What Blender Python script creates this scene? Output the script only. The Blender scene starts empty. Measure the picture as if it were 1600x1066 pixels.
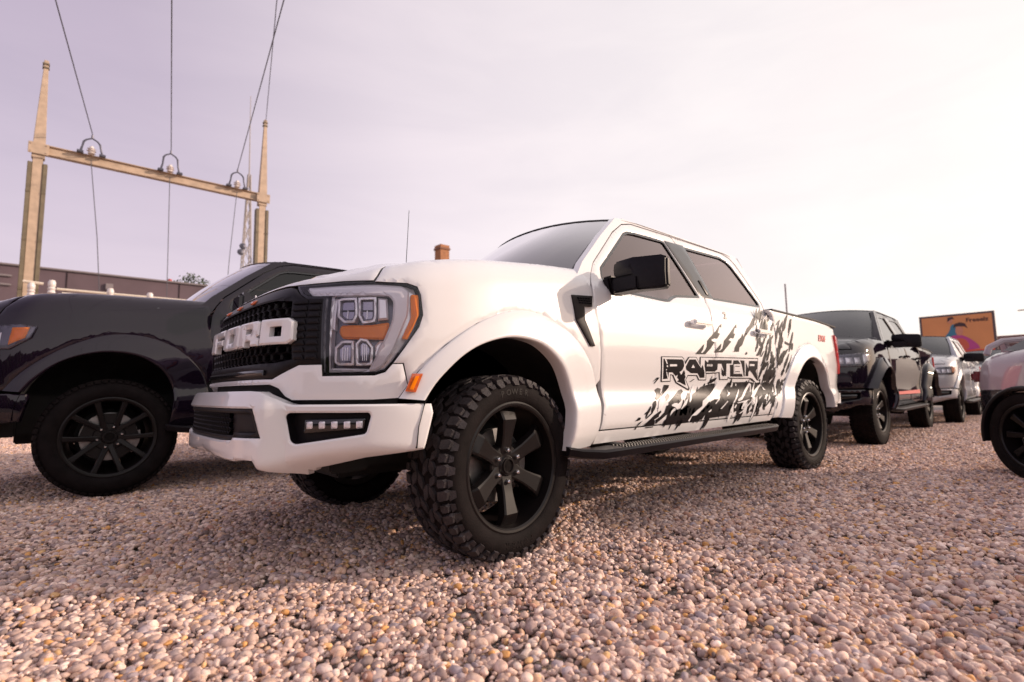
import bpy, bmesh, math, random
import numpy as np
from mathutils import Vector, Matrix
from mathutils.geometry import delaunay_2d_cdt
R=math.radians
SC=bpy.context.scene; COL=SC.collection
# ---------------------------------------------------------------- camera
cam_d=bpy.data.cameras.new('camera'); cam=bpy.data.objects.new('camera',cam_d); COL.objects.link(cam)
yaw,pitch,roll=-2.29464609,9.70375837e-02,-1.40250363e-02
fw=Vector((math.cos(pitch)*math.cos(yaw),math.cos(pitch)*math.sin(yaw),math.sin(pitch)))
rt=fw.cross(Vector((0,0,1))).normalized(); up=rt.cross(fw)
c_,s_=math.cos(roll),math.sin(roll); rt,up=c_*rt+s_*up,-s_*rt+c_*up
M=Matrix((rt,up,-fw)).transposed().to_4x4(); M.translation=Vector((1.64203225,2.82764825,.783974402)); cam.matrix_world=M
cam_d.sensor_width=36; cam_d.lens=808.474987/1600*36; cam_d.clip_start=.05; cam_d.clip_end=2000
cam_d.dof.use_dof=True; cam_d.dof.focus_distance=2.55; cam_d.dof.aperture_fstop=2.0
SC.camera=cam
# ---------------------------------------------------------------- sky and sun
SUN_AZ=math.atan2(.60,-.80); SUN_EL=R(19)          # direction towards the sun
SD=Vector((math.cos(SUN_EL)*math.cos(SUN_AZ),math.cos(SUN_EL)*math.sin(SUN_AZ),math.sin(SUN_EL)))
W=bpy.data.worlds.new('World'); SC.world=W; W.use_nodes=True
nt=W.node_tree; nt.nodes.clear(); N=nt.nodes.new; L=nt.links.new
def sock(x): return x.outputs[0] if hasattr(x,'outputs') else x
def mth(op,a,b=None,cl=False,T=None):
    T=T or nt; n=T.nodes.new('ShaderNodeMath'); n.operation=op; n.use_clamp=cl
    for i,v in enumerate((a,b)):
        if v is None: continue
        if isinstance(v,(int,float)): n.inputs[i].default_value=v
        else: T.links.new(sock(v),n.inputs[i])
    return n
out=N('ShaderNodeOutputWorld'); bg=N('ShaderNodeBackground'); L(bg.outputs[0],out.inputs[0])
sky=N('ShaderNodeTexSky'); sky.sky_type='NISHITA'; sky.sun_disc=False; sky.sun_elevation=SUN_EL; sky.sun_rotation=math.pi/2-SUN_AZ
sky.air_density=1.6; sky.dust_density=4.0; sky.altitude=100
tc=N('ShaderNodeTexCoord'); nrm=N('ShaderNodeVectorMath'); nrm.operation='NORMALIZE'; L(tc.outputs['Generated'],nrm.inputs[0])
dt=N('ShaderNodeVectorMath'); dt.operation='DOT_PRODUCT'; L(nrm.outputs[0],dt.inputs[0]); dt.inputs[1].default_value=SD
sep=N('ShaderNodeSeparateXYZ'); L(nrm.outputs[0],sep.inputs[0])
glow=N('ShaderNodeValToRGB'); cr=glow.color_ramp
cr.elements[0].position=0; cr.elements[0].color=(.24,.185,.33,1); cr.elements[1].position=1; cr.elements[1].color=(1.20,1.10,1.03,1)
for p,c in ((.18,(.29,.225,.375,1)),(.36,(.42,.335,.47,1)),(.52,(.84,.73,.80,1)),(.66,(.99,.89,.92,1)),(.80,(1.05,.97,.97,1))):
    e=cr.elements.new(p); e.color=c
L(mth('MULTIPLY_ADD',dt.outputs['Value'],.5).outputs[0],glow.inputs[0])
glow.inputs[0].links[0].from_node.inputs[2].default_value=.5
# the air near the horizon is paler and pinker than the sky above
hz=mth('POWER',mth('SUBTRACT',1.0,mth('MULTIPLY',mth('MAXIMUM',sep.outputs[2],0.0),1.0,True),True),1.6)
mixh=N('ShaderNodeMix'); mixh.data_type='RGBA'; L(mth('MULTIPLY',hz,1.0).outputs[0],mixh.inputs[0]); L(glow.outputs[0],mixh.inputs[6])
pink=N('ShaderNodeValToRGB'); e=pink.color_ramp.elements; e[0].position=.1; e[0].color=(.98,.83,.955,1); e[1].position=1; e[1].color=(1.3,1.2,1.12,1)
for p,c in ((.34,(1.08,.93,1.04,1)),(.54,(1.24,1.12,1.16,1)),(.78,(1.24,1.17,1.14,1))): e.new(p).color=c
L(glow.inputs[0].links[0].from_socket,pink.inputs[0]); L(pink.outputs[0],mixh.inputs[7])
# thin streaked cloud veil
mp=N('ShaderNodeMapping'); mp.inputs['Scale'].default_value=(1.2,1.9,6.5); mp.inputs['Rotation'].default_value=(0.12,.1,.5); L(nrm.outputs[0],mp.inputs[0])
no=N('ShaderNodeTexNoise'); no.inputs['Scale'].default_value=1.5; no.inputs['Detail'].default_value=5; no.inputs['Roughness'].default_value=.55; no.inputs['Distortion'].default_value=.5; L(mp.outputs[0],no.inputs['Vector'])
cl=N('ShaderNodeValToRGB'); cl.color_ramp.elements[0].position=.36; cl.color_ramp.elements[0].color=(.97,.97,.98,1); cl.color_ramp.elements[1].position=.66; cl.color_ramp.elements[1].color=(1.05,1.045,1.04,1); L(no.outputs['Fac'],cl.inputs[0])
mc=N('ShaderNodeMix'); mc.data_type='RGBA'; mc.blend_type='MULTIPLY'; mc.inputs[0].default_value=1; L(mixh.outputs[2],mc.inputs[6]); L(cl.outputs[0],mc.inputs[7])
sc_=N('ShaderNodeMix'); sc_.data_type='RGBA'; sc_.blend_type='MULTIPLY'; sc_.inputs[0].default_value=1; L(sky.outputs[0],sc_.inputs[6]); sc_.inputs[7].default_value=(.24,.205,.22,1)
scl=N('ShaderNodeMix'); scl.data_type='RGBA'; scl.blend_type='MULTIPLY'; scl.inputs[0].default_value=1; L(mc.outputs[2],scl.inputs[6]); scl.inputs[7].default_value=(9,9,9,1)
ad=N('ShaderNodeMix'); ad.data_type='RGBA'; ad.blend_type='ADD'; ad.inputs[0].default_value=1; L(scl.outputs[2],ad.inputs[6]); L(sc_.outputs[2],ad.inputs[7]); L(ad.outputs[2],bg.inputs[0])
for n in (mixh,mc,sc_,scl,ad): n.clamp_result=False
bg.inputs[1].default_value=.088
sun_d=bpy.data.lights.new('sun','SUN'); sun_d.energy=3.9; sun_d.angle=R(.9); sun_d.color=(1.0,.78,.62)
sun=bpy.data.objects.new('sun',sun_d); COL.objects.link(sun); sun.rotation_euler=(-SD).to_track_quat('-Z','Y').to_euler()
vs=SC.view_settings; vs.view_transform='Standard'; vs.look='None'; vs.gamma=1; vs.use_curve_mapping=False; vs.exposure=0.06
# ---------------------------------------------------------------- materials
MATS={}
def mat(name,col=(.5,.5,.5),rough=.5,metal=0,coat=0,spec=.5,noise=0,nscale=30,bump=0,bscale=80,emit=0,vcol=False,coat_rough=.03,trans=0,rvar=0):
    if name in MATS: return MATS[name]
    m=bpy.data.materials.new(name); m.use_nodes=True; T=m.node_tree; b=T.nodes['Principled BSDF']
    b.inputs['Base Color'].default_value=(*col,1); b.inputs['Roughness'].default_value=rough; b.inputs['Metallic'].default_value=metal
    b.inputs['Coat Weight'].default_value=coat; b.inputs['Coat Roughness'].default_value=coat_rough; b.inputs['Specular IOR Level'].default_value=spec
    b.inputs['Transmission Weight'].default_value=trans
    tcn=T.nodes.new('ShaderNodeTexCoord')
    if noise or rvar:
        n=T.nodes.new('ShaderNodeTexNoise'); n.inputs['Scale'].default_value=nscale; n.inputs['Detail'].default_value=5; T.links.new(tcn.outputs['Object'],n.inputs['Vector'])
    if noise:
        r=T.nodes.new('ShaderNodeValToRGB'); r.color_ramp.elements[0].position=.3; r.color_ramp.elements[1].position=.7
        r.color_ramp.elements[0].color=(*[x*(1-noise) for x in col],1); r.color_ramp.elements[1].color=(*[min(x*(1+noise),1) for x in col],1)
        T.links.new(n.outputs['Fac'],r.inputs[0]); src=r.outputs[0]
        if vcol:
            a=T.nodes.new('ShaderNodeVertexColor'); a.layer_name='col'; x=T.nodes.new('ShaderNodeMix'); x.data_type='RGBA'; x.blend_type='MULTIPLY'; x.inputs[0].default_value=1
            T.links.new(src,x.inputs[6]); T.links.new(a.outputs[0],x.inputs[7]); src=x.outputs[2]
        T.links.new(src,b.inputs['Base Color'])
    if rvar:
        q=mth('MULTIPLY_ADD',n.outputs['Fac'],rvar,T=T); q.inputs[2].default_value=rough-rvar/2; T.links.new(q.outputs[0],b.inputs['Roughness'])
    if bump:
        n2=T.nodes.new('ShaderNodeTexNoise'); n2.inputs['Scale'].default_value=bscale; n2.inputs['Detail'].default_value=4; T.links.new(tcn.outputs['Object'],n2.inputs['Vector'])
        bp_=T.nodes.new('ShaderNodeBump'); bp_.inputs['Strength'].default_value=bump; bp_.inputs['Distance'].default_value=.01; T.links.new(n2.outputs['Fac'],bp_.inputs['Height']); T.links.new(bp_.outputs[0],b.inputs['Normal'])
    if emit: b.inputs['Emission Color'].default_value=(*col,1); b.inputs['Emission Strength'].default_value=emit
    MATS[name]=m; return m
def glassmat(name,tint,refl=1.0,rough=.02,gt=(1,1,1)):
    if name in MATS: return MATS[name]
    m=bpy.data.materials.new(name); m.use_nodes=True; T=m.node_tree; T.nodes.clear(); o=T.nodes.new('ShaderNodeOutputMaterial')
    t=T.nodes.new('ShaderNodeBsdfTransparent'); t.inputs[0].default_value=(*tint,1); g=T.nodes.new('ShaderNodeBsdfGlossy'); g.inputs['Roughness'].default_value=rough; g.inputs['Color'].default_value=(*gt,1)
    f=T.nodes.new('ShaderNodeFresnel'); f.inputs[0].default_value=1.5; k=mth('MULTIPLY',f,refl,True,T=T); x=T.nodes.new('ShaderNodeMixShader')
    T.links.new(k.outputs[0],x.inputs[0]); T.links.new(t.outputs[0],x.inputs[1]); T.links.new(g.outputs[0],x.inputs[2]); T.links.new(x.outputs[0],o.inputs[0]); MATS[name]=m; return m
WHITE=mat('white_paint',(.755,.745,.755),.32,coat=1.0,rvar=.06,nscale=3)
BLACKP=mat('black_paint',(.008,.0045,.0105),.25,coat=1.0,spec=.0)
GREYP=mat('grey_paint',(.20,.21,.23),.30,.3,coat=1.0); SILVERP=mat('silver_paint',(.36,.36,.39),.30,.3,coat=1.0)
PLAST=mat('black_plastic',(.007,.0055,.0075),.38,spec=.18,noise=.2,nscale=60); PLASTM=mat('matt_plastic',(.013,.0095,.011),.5,spec=.2,bump=.15,bscale=400)
DARK=mat('dark_underbody',(.008,.008,.009),.75,noise=.4,nscale=12); GLOSSB=mat('gloss_black_trim',(.008,.008,.010),.12,coat=.5)
RUB=mat('tyre_rubber',(.0085,.0062,.0065),.75,spec=.10,noise=.35,nscale=14,bump=.2,bscale=120); TREAD=mat('tread_rubber',(.030,.025,.028),.55,spec=.30,noise=.45,nscale=18,bump=.35,bscale=150)
RIMM=mat('satin_black_rim',(.007,.0052,.0055),.36,.0,spec=.28,rvar=.12,nscale=9); LUG=mat('chrome',(.75,.75,.77),.12,1.0); STEEL=mat('brake_steel',(.34,.33,.33),.38,.9,noise=.25,nscale=20)
CHROME=LUG; DECAL=mat('black_vinyl',(.009,.007,.008),.32,spec=.2); DECALW=mat('white_vinyl',(.80,.79,.80),.32,coat=1.0)
AMBER=mat('amber_lens',(1.0,.25,.0),.3,coat=.3,spec=.2,noise=.08,nscale=30); AMBERD=mat('amber_marker',(.55,.10,.015),.2,coat=1,noise=.3,nscale=90); REDL=mat('red_lens',(.75,.02,.03),.15,coat=1)
LENSG=glassmat('clear_lens',(.96,.96,.97),1.0); WIN=glassmat('tinted_window',(.55,.38,.36),2.0,gt=(1,.87,.86)); WIND=glassmat('dark_window',(.08,.07,.08),1.0); WSHD=glassmat('dark_windshield',(.22,.20,.26),2.2); WSH=glassmat('windshield_glass',(.34,.31,.42),3.3); REFL=mat('reflector_silver',(.88,.85,.91),.2,.35,coat=1); GUIDE=mat('light_guide',(.90,.86,.94),.22,.0,coat=1)
HOUS=mat('lamp_housing',(.11,.10,.14),.22,.5); LENSD=mat('projector_lens',(.30,.28,.36),.12,.7,coat=1); SEAT=mat('seat_fabric',(.10,.09,.09),.8,noise=.2)
# ---------------------------------------------------------------- mesh helpers
def mk(name,V,F,m,parent=None,smooth=True,sharp=32,tag_=None):
    me=bpy.data.meshes.new(name); me.from_pydata([tuple(v) for v in V],[],F); me.update()
    ms=m if isinstance(m,(list,tuple)) else [m]
    for x in ms: me.materials.append(x)
    if smooth:
        me.polygons.foreach_set('use_smooth',[True]*len(me.polygons)); me.set_sharp_from_angle(angle=R(sharp))
    o=bpy.data.objects.new(name,me); COL.objects.link(o)
    if parent is not None: o.parent=parent
    return o
def emp(name,loc=(0,0,0),rz=0,parent=None):
    o=bpy.data.objects.new(name,None); o.empty_display_size=.1; COL.objects.link(o); o.location=loc; o.rotation_euler=(0,0,rz)
    if parent is not None: o.parent=parent
    return o
def tag(o,label=None,cat=None,group=None,kind=None):
    for k,v in (('label',label),('category',cat),('group',group),('kind',kind)):
        if v: o[k]=v
    return o
class MB:
    def __init__(s): s.V=[];s.F=[]
    def add(s,V,F):
        n=len(s.V); s.V+= [tuple(v) for v in V]; s.F+=[tuple(i+n for i in f) for f in F]; return s
    def box(s,c,d,rz=0,ry=0,rx=0,taper=0):
        from mathutils import Euler
        E=Euler((rx,ry,rz)).to_matrix(); V=[]
        for z in (-1,1):
            k=1-(taper if z>0 else 0)
            for x,y in ((-1,-1),(1,-1),(1,1),(-1,1)): V.append(Vector(c)+E@Vector((x*d[0]/2*k,y*d[1]/2*k,z*d[2]/2)))
        return s.add(V,[(3,2,1,0),(4,5,6,7),(0,1,5,4),(1,2,6,5),(2,3,7,6),(3,0,4,7)])
    def tube(s,pts,r,n=8,cap=True):
        pts=[Vector(p) for p in pts]; rings=[]; rr=r if isinstance(r,(list,tuple)) else [r]*len(pts); prev=None
        for i,p in enumerate(pts):
            d=(pts[min(i+1,len(pts)-1)]-pts[max(i-1,0)]).normalized()
            a=(prev-d*prev.dot(d)) if prev is not None else d.cross(Vector((0,0,1)) if abs(d.z)<.9 else Vector((1,0,0)))
            a.normalize(); prev=a; b=d.cross(a); rings.append([p+(a*math.cos(2*math.pi*k/n)+b*math.sin(2*math.pi*k/n))*rr[i] for k in range(n)])
        V=[v for q in rings for v in q]; F=[(i*n+k,i*n+(k+1)%n,(i+1)*n+(k+1)%n,(i+1)*n+k) for i in range(len(pts)-1) for k in range(n)]
        if cap: F+= [tuple(range(n))[::-1],tuple(range((len(pts)-1)*n,len(pts)*n))]
        return s.add(V,F)
    def prism(s,poly,y0,y1,ax='y'):
        # poly of (a,b) in the plane across the axis
        n=len(poly); f={'y':lambda a,b,t:(a,t,b),'x':lambda a,b,t:(t,a,b),'z':lambda a,b,t:(a,b,t)}[ax]
        V=[f(a,b,y0) for a,b in poly]+[f(a,b,y1) for a,b in poly]
        return s.add(V,[tuple(range(n)),tuple(range(n,2*n))[::-1]]+[(i,(i+1)%n,n+(i+1)%n,n+i) for i in range(n)])
    def lathe(s,prof,n=48,axis='y',c=(0,0,0),closed=False):
        V=[]
        for r,t in prof:
            for k in range(n):
                a=2*math.pi*k/n; x,z=r*math.cos(a),r*math.sin(a)
                V.append((c[0]+x,c[1]+t,c[2]+z) if axis=='y' else (c[0]+x,c[1]+z,c[2]+t))
        m=len(prof); F=[(i*n+k,i*n+(k+1)%n,((i+1)%m)*n+(k+1)%n,((i+1)%m)*n+k) for i in range(m if closed else m-1) for k in range(n)]
        return s.add(V,F)
    def build(s,name,m,parent=None,fix=True,bevel=0,**k):
        o=mk(name,s.V,s.F,m,parent,**k)
        if fix or bevel:
            bm=bmesh.new(); bm.from_mesh(o.data); bmesh.ops.recalc_face_normals(bm,faces=bm.faces)
            if bevel: bmesh.ops.bevel(bm,geom=[e for e in bm.edges if len(e.link_faces)==2 and e.calc_face_angle(0)>.5],offset=bevel,segments=2,affect='EDGES',clamp_overlap=True)
            bm.to_mesh(o.data); bm.free()
            o.data.polygons.foreach_set('use_smooth',[True]*len(o.data.polygons)); o.data.set_sharp_from_angle(angle=R(k.get('sharp',40)))
        return o
def pip(x,y,P):
    c=False; n=len(P); j=n-1
    for i in range(n):
        if (P[i][1]>y)!=(P[j][1]>y) and x<(P[j][0]-P[i][0])*(y-P[i][1])/(P[j][1]-P[i][1])+P[i][0]: c=not c
        j=i
    return c
def area(P): return .5*sum(P[i-1][0]*P[i][1]-P[i][0]*P[i-1][1] for i in range(len(P)))
def rnd(P,r,k=3):
    out=[];n=len(P)
    for i in range(n):
        a,b,c=Vector(P[i-1][:2]),Vector(P[i][:2]),Vector(P[(i+1)%n][:2]); l1=(a-b).length;l2=(c-b).length; q=min(r,l1*.45,l2*.45)
        p=b+(a-b)/max(l1,1e-9)*q; e=b+(c-b)/max(l2,1e-9)*q
        for t in range(k+1):
            t/=k; out.append(tuple((1-t)**2*p+2*t*(1-t)*b+t*t*e))
    return out
def smoothp(P,it=2):
    for _ in range(it):
        Q=[]
        for a,b in zip(P,P[1:]+P[:1]): Q+=[(a[0]*.75+b[0]*.25,a[1]*.75+b[1]*.25),(a[0]*.25+b[0]*.75,a[1]*.25+b[1]*.75)]
        P=Q
    return P
def resample(P,step):
    out=[]
    for a,b in zip(P,P[1:]+P[:1]):
        d=math.dist(a,b); n=max(1,int(round(d/step)))
        if d<1e-6: continue
        for k in range(n): out.append((a[0]+(b[0]-a[0])*k/n,a[1]+(b[1]-a[1])*k/n))
    return out
def inset(P,d):
    if area(P)<0: P=P[::-1]
    out=[];n=len(P)
    for i in range(n):
        a,b,c=Vector(P[i-1]),Vector(P[i]),Vector(P[(i+1)%n]); e1=(b-a);e2=(c-b)
        if e1.length<1e-7 or e2.length<1e-7: out.append(tuple(b)); continue
        n1=Vector((-e1.y,e1.x)).normalized(); n2=Vector((-e2.y,e2.x)).normalized(); m=(n1+n2)
        if m.length<.3: m=n1
        else: m=m/max(m.length_squared/2,.4)
        out.append(tuple(b+m*d))
    return out
def panel(name,poly,surf,m,parent,off=0.,depth=.03,holes=(),step=.045,roll=.0035,shrink=.0022,mirror=False,bs=None,extra=None,sharp=32,skirt=True,zs=None):
    """a sheet of bodywork: the outline lies on surf(u,z,off), its edges turn inwards by depth"""
    P=poly if area(poly)>0 else poly[::-1]
    P=resample(P,bs or step); P=inset(P,shrink) if shrink else P
    H=[resample(h if area(h)>0 else h[::-1],bs or step) for h in holes]; H=[inset(h,-shrink) if shrink else h for h in H]
    loops=[P]+H; pts=[];edges=[];lp=[]
    for q in loops:
        s=len(pts); pts+=q; k=len(q); edges+=[(s+i,s+(i+1)%k) for i in range(k)]; lp.append((s,k))
    nb=len(pts)
    if roll:
        for j,q in enumerate(loops):
            for a in inset(q,.008 if j==0 else -.008):
                if pip(*a,P) and not any(pip(*a,h) for h in H): pts.append(a)
    x0=min(p[0] for p in P);x1=max(p[0] for p in P);z0=min(p[1] for p in P);z1=max(p[1] for p in P)
    zs=zs or step*.62; nx=int((x1-x0)/step)+2; nz=int((z1-z0)/zs)+2
    P2=inset(P,.016); H2=[inset(h,-.016) for h in H]
    for i in range(nx):
        for j in range(nz):
            a=(x0+(i+.5*(j%2)+.25)*step,z0+(j+.5)*zs)
            if pip(*a,P2) and not any(pip(*a,h) for h in H2): pts.append(a)
    r=delaunay_2d_cdt([Vector(p) for p in pts],edges,[],0,1e-5)
    vs_,fs,orig=r[0],r[2],r[3]
    bset=set(i for i,o in enumerate(orig) if any(q<nb for q in o))
    tri=[]
    for f in fs:
        cx=sum(vs_[i][0] for i in f)/len(f); cy=sum(vs_[i][1] for i in f)/len(f)
        if pip(cx,cy,P) and not any(pip(cx,cy,h) for h in H): tri.append(tuple(f))
    sg=-1 if mirror else 1
    V=[surf(sg*v[0],v[1],off-(roll if i in bset and roll else 0)) for i,v in enumerate(vs_)]
    # orientation from the surface's own outward side
    F=[]
    for f in tri:
        a,b,c=(Vector(V[i]) for i in f[:3]); v=vs_[f[0]]; nn=Vector(surf(sg*v[0],v[1],off+.01))-Vector(surf(sg*v[0],v[1],off))
        F.append(f if (b-a).cross(c-a).dot(nn)>0 else f[::-1])
    if skirt and depth:
        cnt={}
        for f in F:
            for i in range(3): cnt[(f[i],f[(i+1)%3])]=1
        be=[e for e in cnt if (e[1],e[0]) not in cnt]; mp_={}
        for e in be:
            for i in e:
                if i not in mp_: mp_[i]=len(V); V.append(surf(sg*vs_[i][0],vs_[i][1],off-depth))
        F+=[(b,a,mp_[a],mp_[b]) for a,b in be]
    if extra:
        n=len(V); V+=extra[0]; F+=[tuple(i+n for i in f) for f in extra[1]]
    return mk(name,V,F,m,parent,sharp=sharp)
def flat(surf,off,lift=0.): return lambda u,z,o: surf(u,z,o+lift)
_fc={}
def textmesh(s,size=1.0,depth=0.,res=3,bold=0.):
    key=(s,size,depth,res,bold)
    if key in _fc: return _fc[key]
    c=bpy.data.curves.new('t','FONT'); c.body=s; c.size=size; c.extrude=depth; c.resolution_u=res; c.offset=bold; c.align_x='CENTER'; c.align_y='CENTER'
    o=bpy.data.objects.new('t',c); me=o.to_mesh(); V=[tuple(v.co) for v in me.vertices]; F=[tuple(p.vertices) for p in me.polygons]; o.to_mesh_clear()
    bpy.data.objects.remove(o); _fc[key]=(V,F); return V,F

PLAN=[(1.015,-.25),(1.02,0),(1.015,.25),(.995,.45),(.945,.59),(.845,.72),(.71,.85),(.55,.945),(.38,.987),(.15,1.0),(-.5,1.0),(-1.5,1.0),(-2.9,1.0),(-4.1,1.0),(-4.5,.99),(-4.72,.955),(-4.8,.93)]
def _cr(p0,p1,p2,p3,t):
    return tuple(.5*((2*b)+(-a+c)*t+(2*a-5*b+4*c-d)*t*t+(-a+3*b-3*c+d)*t**3) for a,b,c,d in zip(p0,p1,p2,p3))
class Plan:
    def __init__(s,pts):
        s.P=[];n=len(pts)
        for i in range(1,n-1):
            p3=pts[i+2] if i+2<n else (2*pts[i+1][0]-pts[i][0],2*pts[i+1][1]-pts[i][1])
            for k in range(24): s.P.append(_cr(pts[i-1],pts[i],pts[i+1],p3,k/24))
        s.P.append(pts[-1]); s.U=[0]
        for a,b in zip(s.P,s.P[1:]): s.U.append(s.U[-1]+math.dist(a,b))
    def at(s,u):
        sg=1
        if u<0: sg=-1;u=-u
        import bisect
        i=min(max(bisect.bisect_right(s.U,u)-1,0),len(s.U)-2)
        t=(u-s.U[i])/(s.U[i+1]-s.U[i]); a=s.P[i];b=s.P[i+1]
        x=a[0]+(b[0]-a[0])*t;y=a[1]+(b[1]-a[1])*t
        # smoothed normal
        j0=max(i-1,0);j1=min(i+2,len(s.P)-1)
        dx=s.P[j1][0]-s.P[j0][0];dy=s.P[j1][1]-s.P[j0][1];L=math.hypot(dx,dy)
        return x,y*sg,dy/L,-dx/L*sg
    def ux(s,X):  # u on the side for a given X
        lo,hi=0,len(s.P)-1
        while hi-lo>1:
            m=(lo+hi)//2
            if s.P[m][0]>X: lo=m
            else: hi=m
        t=(s.P[lo][0]-X)/(s.P[lo][0]-s.P[hi][0]+1e-12)
        return s.U[lo]+(s.U[hi]-s.U[lo])*t
def interp(tab,z):
    if z<=tab[0][0]: return tab[0][1]
    for (a,b),(c,d) in zip(tab,tab[1:]):
        if z<=c:
            t=(z-a)/(c-a); return b+(d-b)*t
    return tab[-1][1]
def smooth(a,b,x):
    t=min(max((x-a)/(b-a),0),1); return t*t*(3-2*t)
PL=Plan(PLAN)
PROF_S=[(.46,.05),(.50,.03),(.54,.012),(.60,0),(.68,0),(.72,.006),(.76,.018),(.79,.022),(.84,.018),(.92,.008),(1.02,0),(1.12,.002),(1.2,.008),(1.26,.016),(1.5,.05)]
PROF_F=[(.46,0),(.8,0),(.95,.004),(1.1,.018),(1.2,.04),(1.26,.058),(1.5,.16)]
PROF_B=[(.46,.05),(.50,.03),(.54,.012),(.60,0),(.68,0),(.72,.006),(.76,.018),(.79,.022),(.84,.018),(.92,.008),(1.02,0),(1.2,.004),(1.38,.01),(1.5,.012)]
UC=PL.ux(.62); UD=PL.ux(.1); UB=PL.ux(-2.95)
def ztop(u):  # height where the shell has turned flat
    x=PL.at(abs(u))[0]
    return interp(ZT[0],x)
ZT0=[(-.75,1.505),(-.3,1.478),(.1,1.438),(.5,1.385),(.7,1.352),(.85,1.32),(1.0,1.305)]
ZT=[ZT0]
HS=.15;DI=.14
def D(u,z):
    u=abs(u); wf=1-smooth(UC-.25,UD,u); wb=smooth(UB-.05,UB+.05,u)
    d=interp(PROF_F,z)*wf+(1-wf)*((1-wb)*interp(PROF_S,z)+wb*interp(PROF_B,z))
    if u<UB-2.0:
        zt=ztop(u);zs=zt-HS
        if z>zs:
            t=min((z-zs)/HS,1); d+=DI*(1-math.sqrt(max(1-t*t,0)))
    return d
def S(u,z,off=0.):
    x,y,nx,ny=PL.at(u); k=off-D(u,z)
    return (x+nx*k,y+ny*k,z)
DEC_R=[[1,[[2.929,0.992],[3.178,0.998],[3.2,0.987],[3.212,0.963],[3.26,1.0],[3.361,1.002],[3.405,0.96],[3.409,1.005],[4.336,1.026],[4.328,0.964],[4.323,0.909],[4.379,0.832],[4.417,0.805],[4.326,0.816],[4.219,0.847],[4.192,0.858],[3.853,0.856],[3.829,0.867],[3.828,0.847],[3.699,0.847],[3.685,0.897],[3.642,0.893],[3.504,0.888],[3.507,0.843],[3.404,0.842],[3.371,0.873],[3.261,0.872],[3.237,0.845],[3.288,0.785],[3.271,0.772],[3.113,0.824],[3.068,0.874],[3.047,0.877],[3.049,0.833],[2.938,0.83]]],[2,[[2.938,0.987],[3.175,0.993],[3.193,0.983],[3.207,0.963],[3.214,0.946],[3.267,0.995],[3.355,0.998],[3.419,0.937],[3.419,1.0],[4.321,1.018],[4.315,0.964],[4.31,0.909],[4.366,0.83],[4.312,0.826],[4.239,0.859],[4.191,0.865],[3.86,0.863],[3.821,0.87],[3.816,0.853],[3.709,0.852],[3.694,0.904],[3.638,0.9],[3.493,0.895],[3.496,0.848],[3.41,0.848],[3.377,0.879],[3.254,0.878],[3.228,0.845],[3.268,0.792],[3.26,0.785],[3.122,0.829],[3.076,0.877],[3.038,0.881],[3.041,0.838],[2.948,0.835]]],[3,[[2.952,0.978],[2.986,0.976],[3.176,0.98],[3.196,0.968],[3.202,0.936],[3.183,0.911],[3.158,0.898],[3.169,0.881],[3.201,0.91],[3.218,0.894],[3.218,0.875],[3.23,0.864],[3.217,0.85],[3.226,0.83],[3.234,0.807],[3.166,0.826],[3.124,0.833],[3.147,0.844],[3.121,0.86],[3.131,0.877],[3.103,0.868],[3.065,0.892],[3.02,0.892],[3.019,0.852],[2.959,0.848]]],[3,[[3.267,0.982],[3.349,0.985],[3.389,0.953],[3.426,0.927],[3.445,0.951],[3.476,0.898],[3.478,0.861],[3.415,0.859],[3.382,0.89],[3.293,0.89],[3.228,0.914],[3.222,0.933]]],[3,[[3.476,0.985],[3.518,0.966],[3.527,0.987],[3.875,0.995],[3.873,0.969],[3.793,0.967],[3.794,0.874],[3.764,0.881],[3.747,0.923],[3.716,0.964],[3.661,0.963],[3.656,0.921],[3.619,0.905],[3.516,0.905],[3.495,0.903],[3.495,0.885],[3.472,0.942]]],[3,[[3.717,0.936],[3.749,0.909],[3.768,0.874],[3.746,0.873],[3.722,0.887]]],[3,[[3.902,0.994],[3.981,0.997],[4.002,0.982],[4.022,0.97],[3.908,0.965],[3.914,0.893],[4.029,0.894],[4.049,0.896],[4.068,0.872],[3.859,0.871],[3.846,0.96],[3.892,0.961]]],[3,[[4.009,0.997],[4.086,0.998],[4.101,0.876],[4.085,0.873],[4.047,0.954],[4.03,0.979]]],[3,[[4.166,0.998],[4.322,1.001],[4.316,0.944],[4.291,0.921],[4.352,0.84],[4.315,0.847],[4.233,0.897],[4.182,0.923],[4.159,0.907],[4.163,0.877],[4.113,0.877],[4.112,0.985],[4.156,0.937]]],[4,[[3.027,0.944],[3.11,0.946],[3.113,0.933],[3.027,0.93]]],[4,[[3.313,0.95],[3.339,0.927],[3.294,0.926]]],[4,[[3.502,0.955],[3.57,0.956],[3.571,0.941],[3.502,0.94]]],[4,[[3.512,0.956],[3.577,0.957],[3.584,0.95],[3.578,0.942],[3.513,0.94]]],[4,[[4.176,0.974],[4.262,0.974],[4.262,0.959],[4.176,0.957]]],[4,[[3.92,0.958],[4.015,0.96],[4.018,0.902],[3.926,0.9]]],[4,[[2.964,0.976],[2.983,0.975],[3.0,0.945],[2.99,0.945]]],[4,[[2.99,0.937],[3.005,0.935],[3.005,0.924],[2.989,0.928]]],[4,[[2.984,0.913],[2.994,0.91],[2.992,0.904],[2.982,0.906]]],[4,[[2.988,0.897],[2.999,0.891],[3.019,0.852],[3.011,0.852],[2.997,0.873]]],[4,[[3.146,0.898],[3.164,0.9],[3.203,0.917],[3.172,0.879],[3.163,0.881]]],[5,[[3.929,0.953],[4.005,0.955],[4.006,0.949],[3.929,0.948]]],[5,[[3.932,0.913],[4.008,0.914],[4.009,0.909],[3.933,0.908]]]]
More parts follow.
